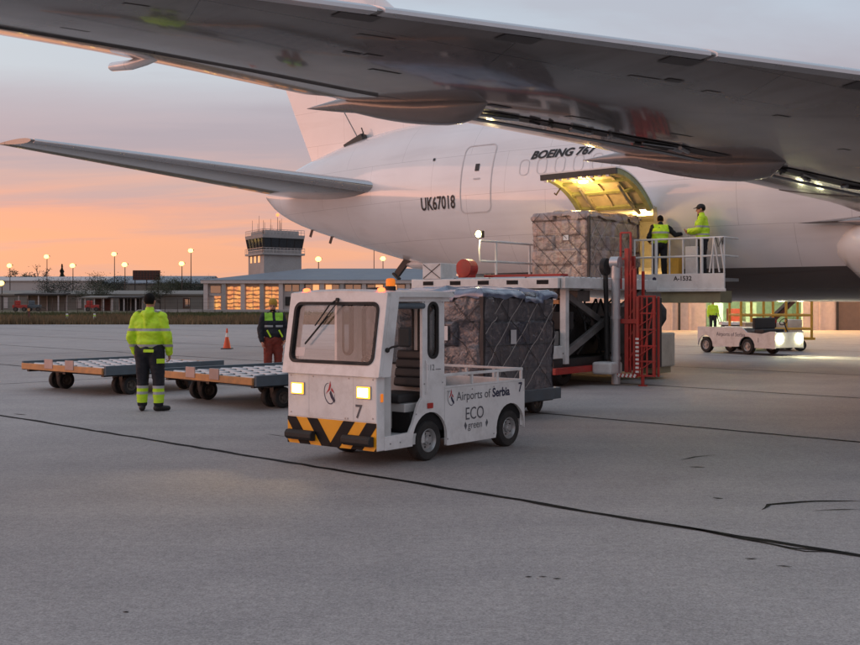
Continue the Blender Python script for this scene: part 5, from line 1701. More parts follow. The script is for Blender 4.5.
def band_mat(name, base, bands, xlim=None, xmin=None):
    """cloth with reflective tape sewn on at given heights (object z from, to, colour)"""
    m = MAT[base].copy(); m.name = name; nt = m.node_tree; b = nt.nodes['Principled BSDF']
    t = nt.nodes.new('ShaderNodeTexCoord'); sp = nt.nodes.new('ShaderNodeSeparateXYZ'); nt.links.new(t.outputs['Object'], sp.inputs[0])
    cur = b.inputs['Base Color'].links[0].from_socket
    for z0, z1, c in bands:
        g = nt.nodes.new('ShaderNodeMath'); g.operation = 'GREATER_THAN'; g.inputs[1].default_value = z0; nt.links.new(sp.outputs[2], g.inputs[0])
        l = nt.nodes.new('ShaderNodeMath'); l.operation = 'LESS_THAN'; l.inputs[1].default_value = z1; nt.links.new(sp.outputs[2], l.inputs[0])
        k = nt.nodes.new('ShaderNodeMath'); k.operation = 'MULTIPLY'; nt.links.new(g.outputs[0], k.inputs[0]); nt.links.new(l.outputs[0], k.inputs[1])
        if xlim:
            ab = nt.nodes.new('ShaderNodeMath'); ab.operation = 'ABSOLUTE'; nt.links.new(sp.outputs[0], ab.inputs[0])
            lx = nt.nodes.new('ShaderNodeMath'); lx.operation = 'LESS_THAN'; lx.inputs[1].default_value = xlim; nt.links.new(ab.outputs[0], lx.inputs[0])
            if xmin:
                gx_ = nt.nodes.new('ShaderNodeMath'); gx_.operation = 'GREATER_THAN'; gx_.inputs[1].default_value = xmin; nt.links.new(ab.outputs[0], gx_.inputs[0])
                k3 = nt.nodes.new('ShaderNodeMath'); k3.operation = 'MULTIPLY'; nt.links.new(k.outputs[0], k3.inputs[0]); nt.links.new(gx_.outputs[0], k3.inputs[1]); k = k3
            k2 = nt.nodes.new('ShaderNodeMath'); k2.operation = 'MULTIPLY'; nt.links.new(k.outputs[0], k2.inputs[0]); nt.links.new(lx.outputs[0], k2.inputs[1]); k = k2
        x = nt.nodes.new('ShaderNodeMix'); x.data_type = 'RGBA'; nt.links.new(k.outputs[0], x.inputs[0]); nt.links.new(cur, x.inputs[6]); x.inputs[7].default_value = (*c, 1)
        cur = x.outputs[2]
    nt.links.new(cur, b.inputs['Base Color'])
    return m
GREY = (.40, .40, .41); LIME = (.50, .78, .03)

def hand_prims(mb, wrist, direction, palm_n, thumb_side, curl=.5, s=1.0):
    """palm and five fingers; direction along the hand, palm_n the palm normal, thumb_side the thumb's direction"""
    w = Vector(wrist); d = Vector(direction).normalized(); t = Vector(thumb_side); t = (t - d * t.dot(d)).normalized(); n = Vector(palm_n); n = (n - d * n.dot(d) - t * n.dot(t)).normalized()
    for k in (-.026, -.009, .009, .026):
        cap_prim(mb, w + d * .01 * s + t * k * .7 * s, .015 * s, w + d * .085 * s + t * k * s, .0125 * s, 8)
    for k, L in ((.029, .070), (.010, .080), (-.010, .074), (-.029, .058)):
        a = w + d * .088 * s + t * k * s
        c1 = curl * .9; b = a + (d * cos(c1) + n * sin(c1)) * L * .55 * s
        c2 = curl * 2.0; c = b + (d * cos(c2) + n * sin(c2)) * L * .5 * s
        cap_prim(mb, a, .0098 * s, b, .009 * s, 8); cap_prim(mb, b, .009 * s, c, .0078 * s, 8)
    a = w + d * .028 * s + t * .028 * s
    b = a + (d * .6 + t * .75 + n * .25).normalized() * .042 * s
    c = b + (d * .9 + t * .15 + n * .35).normalized() * .032 * s
    cap_prim(mb, a, .0125 * s, b, .011 * s, 8); cap_prim(mb, b, .011 * s, c, .0085 * s, 8)

def make_person(label, loc, rz, J, H, body_parts):
    """J: joints for a 1.78 m figure facing +y; body_parts builds the clothing"""
    p = thing('person', label, 'person', loc, rz)
    k = H / 1.78
    J = {a: Vector(b) * k for a, b in J.items()}
    hd = J['head']; yaw = J.get('yaw', Vector((0, 0, 0))).x / k; tilt = J.get('yaw', Vector((0, 0, 0))).y / k
    R = Euler((tilt, 0, yaw)).to_matrix()
    mb = MB()
    # trunk
    cap_prim(mb, J['pelvis'], .118 * k, J['chest'], .112 * k)
    cap_prim(mb, J['chest'] + Vector((-.09, 0, .04)) * k, .08 * k, J['chest'] + Vector((.09, 0, .04)) * k, .08 * k)
    for s in ('l', 'r'):
        cap_prim(mb, J['sh_' + s], .062 * k, J['el_' + s], .046 * k); cap_prim(mb, J['el_' + s], .046 * k, J['wr_' + s], .030 * k)
        cap_prim(mb, J['hip_' + s], .088 * k, J['kn_' + s], .058 * k); cap_prim(mb, J['kn_' + s], .056 * k, J['an_' + s], .040 * k)
        ft = J.get('ft_' + s, J['an_' + s] + Vector((0, .15, -.05)) * k)
        cap_prim(mb, J['an_' + s], .04 * k, J['an_' + s].lerp(ft, .55), .026 * k)
        sgn = 1 if s == 'r' else -1
        dr = J['wr_' + s] - J['el_' + s]
        hand_prims(mb, J['wr_' + s], J.get('hd_' + s, dr), Vector((-sgn, .1, 0)), Vector((0, 1, .1)), J.get('curl', Vector((.5, 0, 0))).x, k)
    # neck and head
    cap_prim(mb, J['neck'], .058 * k, hd + R @ (Vector((0, -.01, -.07)) * k), .054 * k)
    mb.sphere(hd + R @ (Vector((0, -.008, .022)) * k), (.076 * k, .096 * k, .098 * k), 18, 12, R)
    mb.sphere(hd + R @ (Vector((0, .020, -.042)) * k), (.060 * k, .070 * k, .075 * k), 16, 10, R)
    cap_prim(mb, hd + R @ (Vector((0, .075, -.100)) * k), .022 * k, hd + R @ (Vector((0, .060, -.085)) * k), .03 * k)
    cap_prim(mb, hd + R @ (Vector((0, .088, .012)) * k), .010 * k, hd + R @ (Vector((0, .108, -.026)) * k), .015 * k, 8)
    cap_prim(mb, hd + R @ (Vector((-.035, .082, .030)) * k), .012 * k, hd + R @ (Vector((.035, .082, .030)) * k), .012 * k, 8)
    cap_prim(mb, hd + R @ (Vector((-.022, .086, -.058)) * k), .008 * k, hd + R @ (Vector((.022, .086, -.058)) * k), .008 * k, 8)
    for sx in (-1, 1):
        mb.sphere(hd + R @ (Vector((sx * .079, -.008, -.008)) * k), (.012 * k, .022 * k, .034 * k), 10, 8, R)
    body = blob(mb, 'body', 'skin', p, .0085, 3)
    for sx in (-1, 1):
        mb = MB(); mb.sphere(hd + R @ (Vector((sx * .031, .084, .008)) * k), .011 * k, 10, 8); mb.build('eye', 'text_black', p, smooth=True)
    body_parts(p, J, k, R)
    return p
def shoes(p, J, k):
    for s in ('l', 'r'):
        a = J['an_' + s]; f = J.get('ft_' + s, a + Vector((0, .15, -.05)) * k); d = (f - a); d.z = 0; d.normalize()
        base = Vector((a.x, a.y, a.z - .09 * k))
        mb = MB()
        cap_prim(mb, base + d * -.035 * k + Vector((0, 0, .052 * k)), .050 * k, base + d * .06 * k + Vector((0, 0, .050 * k)), .048 * k)
        cap_prim(mb, base + d * .06 * k + Vector((0, 0, .046 * k)), .046 * k, base + d * .155 * k + Vector((0, 0, .042 * k)), .040 * k)
        cap_prim(mb, a + Vector((0, 0, -.02 * k)), .055 * k, a + Vector((0, 0, .05 * k)), .055 * k)
        blob(mb, 'boot', 'shoe', p, .012, 4)
def trousers(p, J, k, m, fold=.007, w=1.0, seed=0):
    mb = MB()
    cap_prim(mb, J['pelvis'] + Vector((0, 0, .03)) * k, .128 * k, J['pelvis'] + Vector((0, 0, -.04)) * k, .150 * k * min(w, 1.06))
    cap_prim(mb, J['hip_l'], .116 * k, J['hip_r'], .116 * k)
    for s in ('l', 'r'):
        an = J['an_' + s]; kn = J['kn_' + s]
        cap_prim(mb, J['hip_' + s], .116 * k * w, kn, .085 * k * w); cap_prim(mb, kn, .085 * k * w, an + Vector((0, 0, .03)) * k, .070 * k * w)
    return blob(mb, 'trousers', m, p, .0125, 5, fold, 9, seed)
def jacket(p, J, k, m, fold=.012, bulk=1.0, hem=.0, sleeves=True, hood=False, name='jacket', seed=3, collar=True):
    mb = MB()
    ch, pe = J['chest'], J['pelvis']
    up_ = (ch - pe).normalized()
    low = pe + up_ * (.02 + hem) * k
    for off in (-.065, 0, .065):
        cap_prim(mb, low + Vector((off, 0, .10)) * k, .125 * k * bulk, ch + Vector((off * 1.2, 0, -.02)) * k, (.138 if off else .142) * k * bulk)
    cap_prim(mb, low + Vector((-.045, 0, .06)) * k, .150 * k * bulk, low + Vector((.045, 0, .06)) * k, .150 * k * bulk)
    cap_prim(mb, low + Vector((-.05, -.01, .2)) * k, .140 * k * bulk, low + Vector((.05, -.01, .2)) * k, .140 * k * bulk)
    cap_prim(mb, ch + Vector((-.11, -.015, .0)) * k, .112 * k * bulk, ch + Vector((.11, -.015, .0)) * k, .112 * k * bulk)
    cap_prim(mb, J['sh_l'] + Vector((.03, 0, -.01)) * k, .082 * k * bulk, J['sh_r'] + Vector((-.03, 0, -.01)) * k, .082 * k * bulk)
    cap_prim(mb, ch + Vector((0, -.01, .05)) * k, .12 * k, J['neck'] + Vector((0, 0, -.02)) * k, .075 * k)
    if collar:
        cap_prim(mb, J['neck'] + Vector((0, 0, -.01)) * k, .080 * k, J['neck'] + Vector((0, .0, .045)) * k, .074 * k)
    if sleeves:
        for s in ('l', 'r'):
            w = J['wr_' + s]; e = J['el_' + s]
            cap_prim(mb, J['sh_' + s], .086 * k * bulk, e, .070 * k * bulk); cap_prim(mb, e, .070 * k * bulk, w - (w - e).normalized() * .02 * k, .054 * k * bulk)
    if hood:
        cap_prim(mb, J['neck'] + Vector((-.05, -.075, .0)) * k, .055 * k, J['neck'] + Vector((.05, -.075, .0)) * k, .055 * k)
        cap_prim(mb, J['neck'] + Vector((0, -.095, .0)) * k, .065 * k, J['neck'] + Vector((0, -.118, -.15)) * k, .04 * k)
    return blob(mb, name, m, p, .0125, 4, fold, 8, seed)
def hair(p, J, k, R, m='hair', low=0.0, short=True):
    hd = J['head']; mb = MB()
    mb.sphere(hd + R @ (Vector((0, -.016, .030)) * k), (.084 * k, .102 * k, .100 * k), 18, 12, R)
    o = mb.build('hair', m, p, smooth=True)
    # trim to the scalp: keep the top and back
    bm = bmesh.new(); bm.from_mesh(o.data)
    Ri = R.inverted()
    kill = []
    for f in bm.faces:
        c = Ri @ (f.calc_center_median() - hd) / k
        lim = .055 if c.y > .045 else (.010 if c.y > -.02 else -.038 + low)
        if c.z < lim: kill.append(f)
    bmesh.ops.delete(bm, geom=kill, context='FACES')
    bm.to_mesh(o.data); bm.free()
    return o
BASE = dict(pelvis=(0, 0, .98), chest=(0, .0, 1.30), neck=(0, -.005, 1.47), head=(0, .02, 1.655),
            sh_l=(-.185, 0, 1.42), sh_r=(.185, 0, 1.42), el_l=(-.25, -.02, 1.14), el_r=(.25, -.02, 1.14), wr_l=(-.25, .05, .89), wr_r=(.25, .05, .89),
            hip_l=(-.095, 0, .92), hip_r=(.095, 0, .92), kn_l=(-.11, .01, .50), kn_r=(.11, .01, .50), an_l=(-.12, -.02, .09), an_r=(.12, -.02, .09))
# 1. worker seen from behind
J1 = dict(BASE); J1.update(an_l=(-.115, .0, .09), an_r=(.155, -.03, .09), kn_l=(-.115, .02, .50), kn_r=(.14, .0, .50), hip_l=(-.105, 0, .92), hip_r=(.105, 0, .92),
                           ft_l=(-.16, .14, .04), ft_r=(.26, .08, .04), el_l=(-.285, -.03, 1.13), el_r=(.285, -.01, 1.12), wr_l=(-.26, .06, .875), wr_r=(.275, .09, .86), curl=(.7, 0, 0))
MAT['jacket_1'] = band_mat('jacket_1', 'hivis', [(1.205, 1.245, GREY), (.965, 1.005, GREY)])
MAT['trousers_1'] = band_mat('trousers_1', 'dark_cloth', [(.20, .38, LIME), (.345, .385, GREY), (.255, .295, GREY), (.13, .20, (.50, .78, .03))])
def parts1(p, J, k, R):
    trousers(p, J, k, 'trousers_1', seed=1, w=1.14, fold=.009)
    jacket(p, J, k, 'jacket_1', bulk=1.06, hem=-.02, hood=True, seed=5)
    shoes(p, J, k); hair(p, J, k, R)
    mb = MB(); mb.box((.06 * k, -.185 * k, .915 * k), (.16 * k, .012, .045 * k), (radians(-6), 0, 0)); mb.build('pocket_flap', 'hivis', p, bevel=.004)
    mb = MB(); mb.box((.215 * k, -.10 * k, .76 * k), (.12 * k, .012, .07 * k), (0, 0, radians(40))); mb.build('pocket_flap', 'hivis', p, bevel=.004)
    for sg in (-1, 1):
        mb = MB(); mb.box((sg * .15 * k, -.02, 1.515 * k), (.05, .16, .012), (0, radians(sg * 24), 0)); mb.build('shoulder_tape', 'reflect', p, bevel=.004)
make_person('worker seen from behind in lime hi-vis jacket and dark trousers before the empty dollies', (-4.22, 16.55, 0), radians(-8), J1, 1.775, parts1)
# 2. worker in yellow beanie
J2 = dict(BASE); J2.update(head=(.01, .045, 1.645), yaw=(-.35, -.25, 0), el_l=(-.27, .02, 1.14), wr_l=(-.20, .20, .92), el_r=(.27, .0, 1.14), wr_r=(.25, .08, .89), an_l=(-.10, .02, .09), an_r=(.12, -.03, .09))
def yoke_mat(name):
    m = band_mat(name, 'dark_cloth', [(1.27, 1.43, (.30, .62, .05)), (1.14, 1.18, GREY), (1.03, 1.065, (.012, .013, .019))], xlim=.185, xmin=.028)
    return m
MAT['jacket_2'] = yoke_mat('jacket_2')
def parts2(p, J, k, R):
    trousers(p, J, k, 'rust_cloth', seed=2, w=1.05, fold=.010)
    jacket(p, J, k, 'jacket_2', bulk=1.05, seed=8)
    shoes(p, J, k)
    hd = J['head']; mb = MB()
    mb.sphere(hd + R @ (Vector((0, -.012, .055)) * k), (.092 * k, .108 * k, .100 * k), 18, 12, R); cap_prim(mb, hd + R @ (Vector((0, -.012, .03)) * k), .09 * k, hd + R @ (Vector((0, -.012, .05)) * k), .095 * k)
    blob(mb, 'beanie', 'wool', p, .012, 3, .003, 30)
    mb = MB(); mb.sphere(hd + R @ (Vector((0, .048, -.085)) * k), (.054 * k, .05 * k, .034 * k), 12, 8, R); mb.build('beard', 'hair', p, smooth=True)
    for sg, x in ((-1, -.13), (1, .12)):
        mb = MB(); mb.box((x * k, .165 * k, 1.06 * k), (.03, .012, .16), (radians(4), radians(28), 0)); mb.build('lime_tape', 'hivis', p, bevel=.003)
make_person('worker in yellow beanie, dark jacket and rust trousers left of the tow tractor cab', (-3.14, 22.0, 0), radians(200), J2, 1.70, parts2)
# 3. worker in hi-vis vest bending towards the belly door
J3 = dict(BASE); J3.update(pelvis=(0, -.05, .96), chest=(.03, .06, 1.24), neck=(.04, .12, 1.40), head=(.05, .19, 1.55), sh_l=(-.15, .07, 1.36), sh_r=(.22, .08, 1.35),
                           el_l=(-.26, .10, 1.10), wr_l=(-.22, .28, 1.0), el_r=(.42, .12, 1.16), wr_r=(.62, .24, 1.20), yaw=(-.2, -.2, 0), hd_r=(.8, .4, .1))
MAT['vest_3'] = band_mat('vest_3', 'hivis', [(1.10, 1.15, GREY)])
def parts3(p, J, k, R):
    trousers(p, J, k, 'dark_cloth', seed=3)
    jacket(p, J, k, 'dark_cloth', bulk=.96, seed=9, name='sweater')
    jacket(p, J, k, 'vest_3', bulk=1.12, seed=10, sleeves=False, name='vest', collar=False)
    shoes(p, J, k); hair(p, J, k, R)
pos = L2W(5.98, -.30, 2.19)
make_person('worker seen from behind in lime vest over dark sleeves on the loader platform', pos, RZ + radians(35), J3, 1.66, parts3)
# 4. worker in black cap, turned to the left
J4 = dict(BASE); J4.update(head=(0, .045, 1.64), yaw=(.15, -.12, 0), el_l=(-.24, .06, 1.15), wr_l=(-.14, .30, 1.12), el_r=(.25, .05, 1.14), wr_r=(.10, .30, 1.08), hd_l=(.3, .8, .0), hd_r=(-.4, .8, 0), curl=(.8, 0, 0), chest=(0, .02, 1.30), neck=(0, .02, 1.47))
MAT['jacket_4'] = band_mat('jacket_4', 'hivis', [(1.20, 1.245, GREY), (1.02, 1.06, GREY)])
def parts4(p, J, k, R):
    trousers(p, J, k, 'dark_cloth', seed=4)
    jacket(p, J, k, 'jacket_4', bulk=1.12, seed=12, hem=-.03)
    shoes(p, J, k); hair(p, J, k, R)
    hd = J['head']; mb = MB()
    mb.sphere(hd + R @ (Vector((0, -.010, .050)) * k), (.090 * k, .107 * k, .085 * k), 18, 12, R)
    cap_prim(mb, hd + R @ (Vector((-.045, .09, .055)) * k), .012, hd + R @ (Vector((.045, .09, .055)) * k), .012)
    for a in (-.05, -.025, 0, .025, .05): cap_prim(mb, hd + R @ (Vector((a, .07, .060)) * k), .012, hd + R @ (Vector((a * .8, .165 - abs(a) * .5, .042)) * k), .010, 8)
    blob(mb, 'cap', 'cap_black', p, .010, 2)
    mb = MB(); cap_prim(mb, J['neck'] + Vector((-.0, .06, -.06)) * k, .05, J['neck'] + Vector((0, .05, .03)) * k, .055); blob(mb, 'scarf', 'cap_black', p, .014, 2)
make_person('worker in black cap and lime hi-vis jacket standing at the loader platform rail', L2W(7.08, -.30, 2.19), radians(68), J4, 1.78, parts4)
# ------------------------------------------------------------------ far vehicles under the belly
t2 = thing('tow_tractor', 'far white low tow tractor with bright headlights under the airliner belly', 'tow tractor', (10.97, 33.57, 0), atan2(-.87, .5))
mb = MB()
poly = [(0, .22), (-.82, .22)] + arch(-1.15, .24, .33, 0, 180) + [(-2.60, .20)] + arch(-2.95, .24, .33, 0, 180) + [(-3.30, .25), (-3.30, .84), (-1.35, .84), (-1.15, .70), (-.55, .66), (-.20, .74), (0, .74)]
for sg in (1, -1):
    mb = MB(); mb.plate(poly, [], lambda a, b, k, sg=sg: (a, sg * (.62 - k), b), .04); mb.build('side_panel', 'tug_white', t2)
mb = MB(); mb.box2((-3.28, -.578, .70), (-1.37, .578, .82)); mb.build('load_bed', 'tug_inner', t2)
mb = MB(); mb.box2((-.06, -.578, .24), (-.001, .578, .72)); mb.build('front_panel', 'tug_white', t2, bevel=.01)
mb = MB(); mb.box2((-3.25, -.45, .26), (-.1, .45, .5)); mb.build('chassis', 'black_paint', t2)
mb = MB(); mb.box2((-1.0, -.45, .55), (-.6, .45, .80)); mb.box2((-1.08, -.45, .80), (-.96, .45, 1.15)); mb.build('seat', 'seat', t2, bevel=.03)
mb = MB(); mb.cyl((-.25, .2, .7), (-.4, .2, 1.02), .02); mb.tube([(-.42 + .06 * sin(t), .2 + .15 * cos(t), 1.03 + .10 * sin(t)) for t in [2 * pi * i / 16 for i in range(17)]], .014, 6); mb.build('steering_wheel', 'pad', t2)
for y in (-.42, .42):
    mb = MB(); mb.lathe([(.13, 0), (.13, .03), (.07, .05)], (.0, y, .52), 'x', 16); hl = mb.build('headlight', 'headlight_white', t2, smooth=40)
lettering('company_lettering', 'Airports of Serbia', .17, lambda a, b: (-2.45 + a, -.6225, .56 + b), 'navy', t2)
lettering('fleet_number', '1', .2, lambda a, b: (-.72 + a, -.6225, .40 + b), 'navy', t2)
for x in (-1.15, -2.95):
    for y in (-.53, .53): wheel(t2, (x, y, .25), .25, .16)
for y in (-.42, .42):
    d = bpy.data.lights.new('headlamp_beam', 'SPOT'); d.energy = 260; d.color = (1, .93, .55); d.spot_size = radians(80); d.spot_blend = .8; d.shadow_soft_size = .05
    o = bpy.data.objects.new('headlamp_beam', d); C.objects.link(o); o.parent = t2; o.location = (.10, y, .52)
    o.rotation_euler = Vector((1, 0, -.06)).to_track_quat('-Z', 'Y').to_euler()
# yellow cage cart behind it
yc = thing('baggage_cart', 'yellow tubular cage cart standing behind the far tow tractor', 'baggage cart', (10.35, 36.6, 0), 0)
def ybar(a, b, r=.045):
    mb = MB(); mb.tube([a, b], r, 6); mb.build('cage_bar', 'yellow_paint', yc)
for x in (0, .75, 1.5, 2.35):
    for y in (0, 1.4): ybar((x, y, .45), (x, y, 1.75))
for z in (1.75, 1.2, .75):
    for y in (0, 1.4): ybar((0, y, z), (2.35, y, z))
    for x in (0, 2.35): ybar((x, 0, z), (x, 1.4, z))
mb = MB(); mb.box2((-.1, -.05, .38), (2.45, 1.45, .46)); mb.build('cart_deck', 'yellow_paint', yc)
for x in (.35, 2.0):
    for y in (.1, 1.3): wheel(yc, (x, y, .2), .2, .12, 'rim_dark')
for k, (x, m) in enumerate(((.25, 'beige'), (.9, 'red_paint'), (1.2, 'white_paint'), (1.75, 'white_paint'))):
    mb = MB(); mb.box2((x, .4, .461), (x + .42, 1.0, .95 + .1 * (k % 2))); tag(mb.build('crate', m, None, bevel=.02), ['beige crate', 'red crate', 'pale crate', 'second pale crate'][k] + ' inside the yellow cage cart, ' + ['leftmost', 'second from left', 'third from left', 'rightmost'][k], 'crate', 'crates in the cage cart').location = (10.35, 36.6, 0)
# belt loader boom farther right
MAT['boom_brown'] = mat('boom_brown', (.16, .055, .04), .6, var=.2, dirt=.4)
bl = thing('belt_loader', 'dark belt loader with a raised reddish boom beyond the far tow tractor', 'belt loader', (11.6, 38.9, 0), 0)
mb = MB(); mb.box2((-1.0, -.6, .35), (1.0, .6, .70)); mb.build('body', 'dark_metal', bl, bevel=.03)
mb = MB(); mb.bar((.2, 0, .72), (2.35, 0, 2.75), .35, .16); mb.build('boom', 'boom_brown', bl, bevel=.02)
mb = MB(); mb.bar((.2, 0, .83), (2.35, 0, 2.86), .45, .04); mb.build('belt', 'rubber', bl)
for x in (-.65, .65):
    for y in (-.55, .55): wheel(bl, (x, y, .28), .28, .18, 'rim_dark')

# ------------------------------------------------------------------ hangar behind the belly
MAT['hangar_wall'] = mat('hangar_wall', (.60, .50, .47), .6, var=.08, dirt=.25, dscale=.6)
MAT['hangar_brown'] = mat('hangar_brown', (.17, .12, .10), .6, var=.1, dirt=.3)
MAT['hangar_in'] = mat('hangar_in', (.40, .42, .36), .7, var=.12, dirt=.3)
hg = thing('hangar', 'pale hangar with open lit green doorway seen below the airliner belly', 'hangar', (0, 64, 0))
def hx(px): return PX(px, 64)
xo0, xo1 = hx(706), hx(803)
mb = MB(); mb.box2((hx(520), 0, 0), (xo0, .3, 8)); mb.build('wall', 'hangar_wall', hg)
mb = MB(); mb.box2((xo1, 0, 0), (hx(838), .3, 8)); mb.build('wall', 'hangar_wall', hg)
mb = MB(); mb.box2((hx(838), .05, 0), (hx(905), .35, 4.6)); mb.build('sliding_door', 'hangar_brown', hg)
mb = MB(); mb.box2((hx(838), 0, 4.6), (hx(905), .3, 8)); mb.box2((hx(905), 0, 0), (hx(1050), .3, 8)); mb.build('wall', 'hangar_wall', hg)
mb = MB(); mb.box2((xo0, 0, 4.8), (xo1, .3, 8)); mb.build('lintel', 'hangar_wall', hg)
for px in (560, 600, 640, 672, 690, 820):
    mb = MB(); mb.box2((hx(px) - .05, -.06, 0), (hx(px) + .05, -.001, 8)); mb.build('wall_seam', 'hangar_wall', hg)
for a_ in (678, 836):
    mb = MB(); mb.box2((hx(a_), -.12, 0), (hx(a_ + 2), -.001, 4.8)); mb.build('door_post', 'dark_metal', hg)
mb = MB(); mb.box2((hx(520), .35, 8.001), (hx(1050), 26, 8.4)); mb.build('roof', 'blue_grey', hg)
mb = MB(); mb.add([(xo0 - 2, .31, .01), (xo1 + 4, .31, .01), (xo1 + 4, 14, .01), (xo0 - 2, 14, .01), (xo0 - 2, .31, 6), (xo1 + 4, .31, 6), (xo1 + 4, 14, 6), (xo0 - 2, 14, 6)], [(0, 1, 2, 3), (4, 7, 6, 5), (3, 2, 6, 7), (0, 3, 7, 4), (1, 5, 6, 2)]); mb.build('interior', 'hangar_in', hg, fix=False)
for i in range(3):
    mb = MB(); mb.box2((xo0 + .6 + i * 1.9, 4, 4.5), (xo0 + 1.7 + i * 1.9, 4.2, 4.6)); mb.build('tube_light', 'tube_lamp', hg)
    point_lamp('tube_light_glow', (xo0 + 1.1 + i * 1.9, 4, 4.3), 700, (.80, 1, .55), .3, hg)
for k in range(4):
    mb = MB(); x = xo0 + 1.6 + k * 1.1; mb.box2((x, 9, 0.011), (x + .7, 9.7, 1.2 + .4 * (k % 2))); mb.build('shelving', ['dark_metal', 'white_paint', 'red_paint', 'beige'][k], hg)
for i, px in enumerate((640, 760, 845)):
    mb = MB(); mb.box2((hx(px) - .25, -.35, 6.2), (hx(px) + .25, -.001, 6.4)); wl = mb.build('wall_lamp', 'dark_metal', hg)
    mb = MB(); mb.box2((hx(px) - .2, -.33, 6.17), (hx(px) + .2, -.05, 6.199)); mb.build('wall_lamp_lens', 'flood', wl)
    point_lamp('wall_lamp_glow', (hx(px), -.8, 6.0), 1700, (1, .50, .16), .2, hg)
# worker far off at the hangar door
J5 = dict(BASE)
def parts5(p, J, k, R):
    trousers(p, J, k, 'dark_cloth', seed=14); jacket(p, J, k, 'hivis_far', bulk=1.05, seed=15, hem=-.02); shoes(p, J, k); hair(p, J, k, R)
make_person('small distant worker in lime hi-vis jacket at the lit hangar doorway', (PX(713, 58), 58, 0), radians(170), J5, 1.76, parts5)
ct = thing('hand_cart', 'small pale hand cart beside the distant worker at the hangar doorway', 'cart', (PX(722, 57), 57, 0), 0)
mb = MB(); mb.box2((0, 0, .45), (1.3, .7, .62)); mb.build('tray', 'white_paint', ct, bevel=.02)
mb = MB(); mb.tube([(0, .1, .6), (-.15, .1, 1.05), (-.15, .6, 1.05), (0, .6, .6)], .02, 6); mb.build('handle', 'dark_metal', ct)
for x in (.2, 1.1):
    for y in (.08, .62): wheel(ct, (x, y, .17), .17, .07, 'rim_dark'); 
mb = MB(); mb.box2((.1, .1, .16), (1.2, .6, .449)); mb.build('undertray', 'dark_metal', ct)

# ------------------------------------------------------------------ traffic cone
tcn = thing('traffic_cone', 'orange and white traffic cone standing on the apron left of centre', 'traffic cone', (PX(227, 38.4), 38.4, 0))
mb = MB(); mb.box2((-.19, -.19, 0), (.19, .19, .03)); mb.build('cone_base', 'rubber', tcn, bevel=.01)
mb = MB(); mb.lathe([(.14, .031), (.055, .42)], (0, 0, 0), 'z', 20, cap=False); mb.build('cone_lower', 'cone_orange', tcn, smooth=40)
mb = MB(); mb.lathe([(.0545, .421), (.040, .56)], (0, 0, 0), 'z', 20, cap=False); mb.build('cone_sleeve', 'cone_white', tcn, smooth=40)
mb = MB(); mb.lathe([(.0395, .561), (.022, .72), (.01, .725)], (0, 0, 0), 'z', 20); mb.build('cone_tip', 'cone_orange', tcn, smooth=40)

# ------------------------------------------------------------------ terminal building and control tower
MAT['plaster'] = mat('plaster', (.55, .48, .46), .7, var=.08, dirt=.25, dscale=.3)
MAT['plaster_grey'] = mat('plaster_grey', (.36, .34, .33), .7, var=.1, dirt=.3, dscale=.3)
MAT['slate'] = mat('slate', (.15, .175, .21), .55, var=.15, scale=.4, dirt=.25, dscale=.3)
MAT['green_wall'] = mat('green_wall', (.20, .185, .165), .8, var=.2, scale=.3, dirt=.3, dscale=.3)
MAT['white_far'] = mat('white_far', (.48, .44, .43), .7, var=.1, scale=.2, dirt=.3, dscale=.2)
MAT['shed_dark'] = mat('shed_dark', (.035, .03, .028), .8, var=.2)
MAT['shed_red'] = mat('shed_red', (.13, .05, .04), .8, var=.2)
def painted_sunset_pane(name, seed):  # sunset reflection painted as a warm banded glow on the panes
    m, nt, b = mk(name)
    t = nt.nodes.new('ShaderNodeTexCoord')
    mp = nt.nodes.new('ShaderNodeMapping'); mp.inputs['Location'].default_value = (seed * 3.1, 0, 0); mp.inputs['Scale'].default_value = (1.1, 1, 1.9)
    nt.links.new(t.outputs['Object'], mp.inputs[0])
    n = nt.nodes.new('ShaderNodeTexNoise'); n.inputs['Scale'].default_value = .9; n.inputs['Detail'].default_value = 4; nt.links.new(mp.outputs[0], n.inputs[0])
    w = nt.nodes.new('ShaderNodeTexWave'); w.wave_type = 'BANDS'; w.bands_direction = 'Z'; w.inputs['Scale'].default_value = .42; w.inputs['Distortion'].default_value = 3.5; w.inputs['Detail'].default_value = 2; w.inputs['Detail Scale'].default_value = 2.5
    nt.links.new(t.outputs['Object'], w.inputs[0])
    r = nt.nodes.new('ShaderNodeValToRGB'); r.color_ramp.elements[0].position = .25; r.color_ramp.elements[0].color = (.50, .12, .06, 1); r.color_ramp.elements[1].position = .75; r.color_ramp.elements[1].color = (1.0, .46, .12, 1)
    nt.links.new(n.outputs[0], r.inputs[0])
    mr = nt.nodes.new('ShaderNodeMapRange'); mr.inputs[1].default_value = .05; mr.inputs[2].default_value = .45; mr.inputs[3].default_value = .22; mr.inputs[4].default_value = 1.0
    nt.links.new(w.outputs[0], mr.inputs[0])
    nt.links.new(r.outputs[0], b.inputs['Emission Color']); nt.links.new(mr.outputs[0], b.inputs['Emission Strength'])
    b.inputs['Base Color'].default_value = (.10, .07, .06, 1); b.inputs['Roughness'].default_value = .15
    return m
MAT['painted_sunset_pane'] = painted_sunset_pane('painted_sunset_pane', 1)
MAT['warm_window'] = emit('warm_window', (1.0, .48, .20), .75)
MAT['pink_pane'] = glass('pink_pane', (.2, .15, .14), .35, opac=.7, ocol=(.16, .09, .07))
YT = 200.0
tm = thing('terminal_building', 'long low terminal building with slate hipped roof and windows with painted sunset glow', 'building', (PX(204, YT), YT, 0))
wpx = YT / FPX
Lb = (470 - 204) * wpx; eave = PZ(281.5, YT); ridge = PZ(266.5, YT)
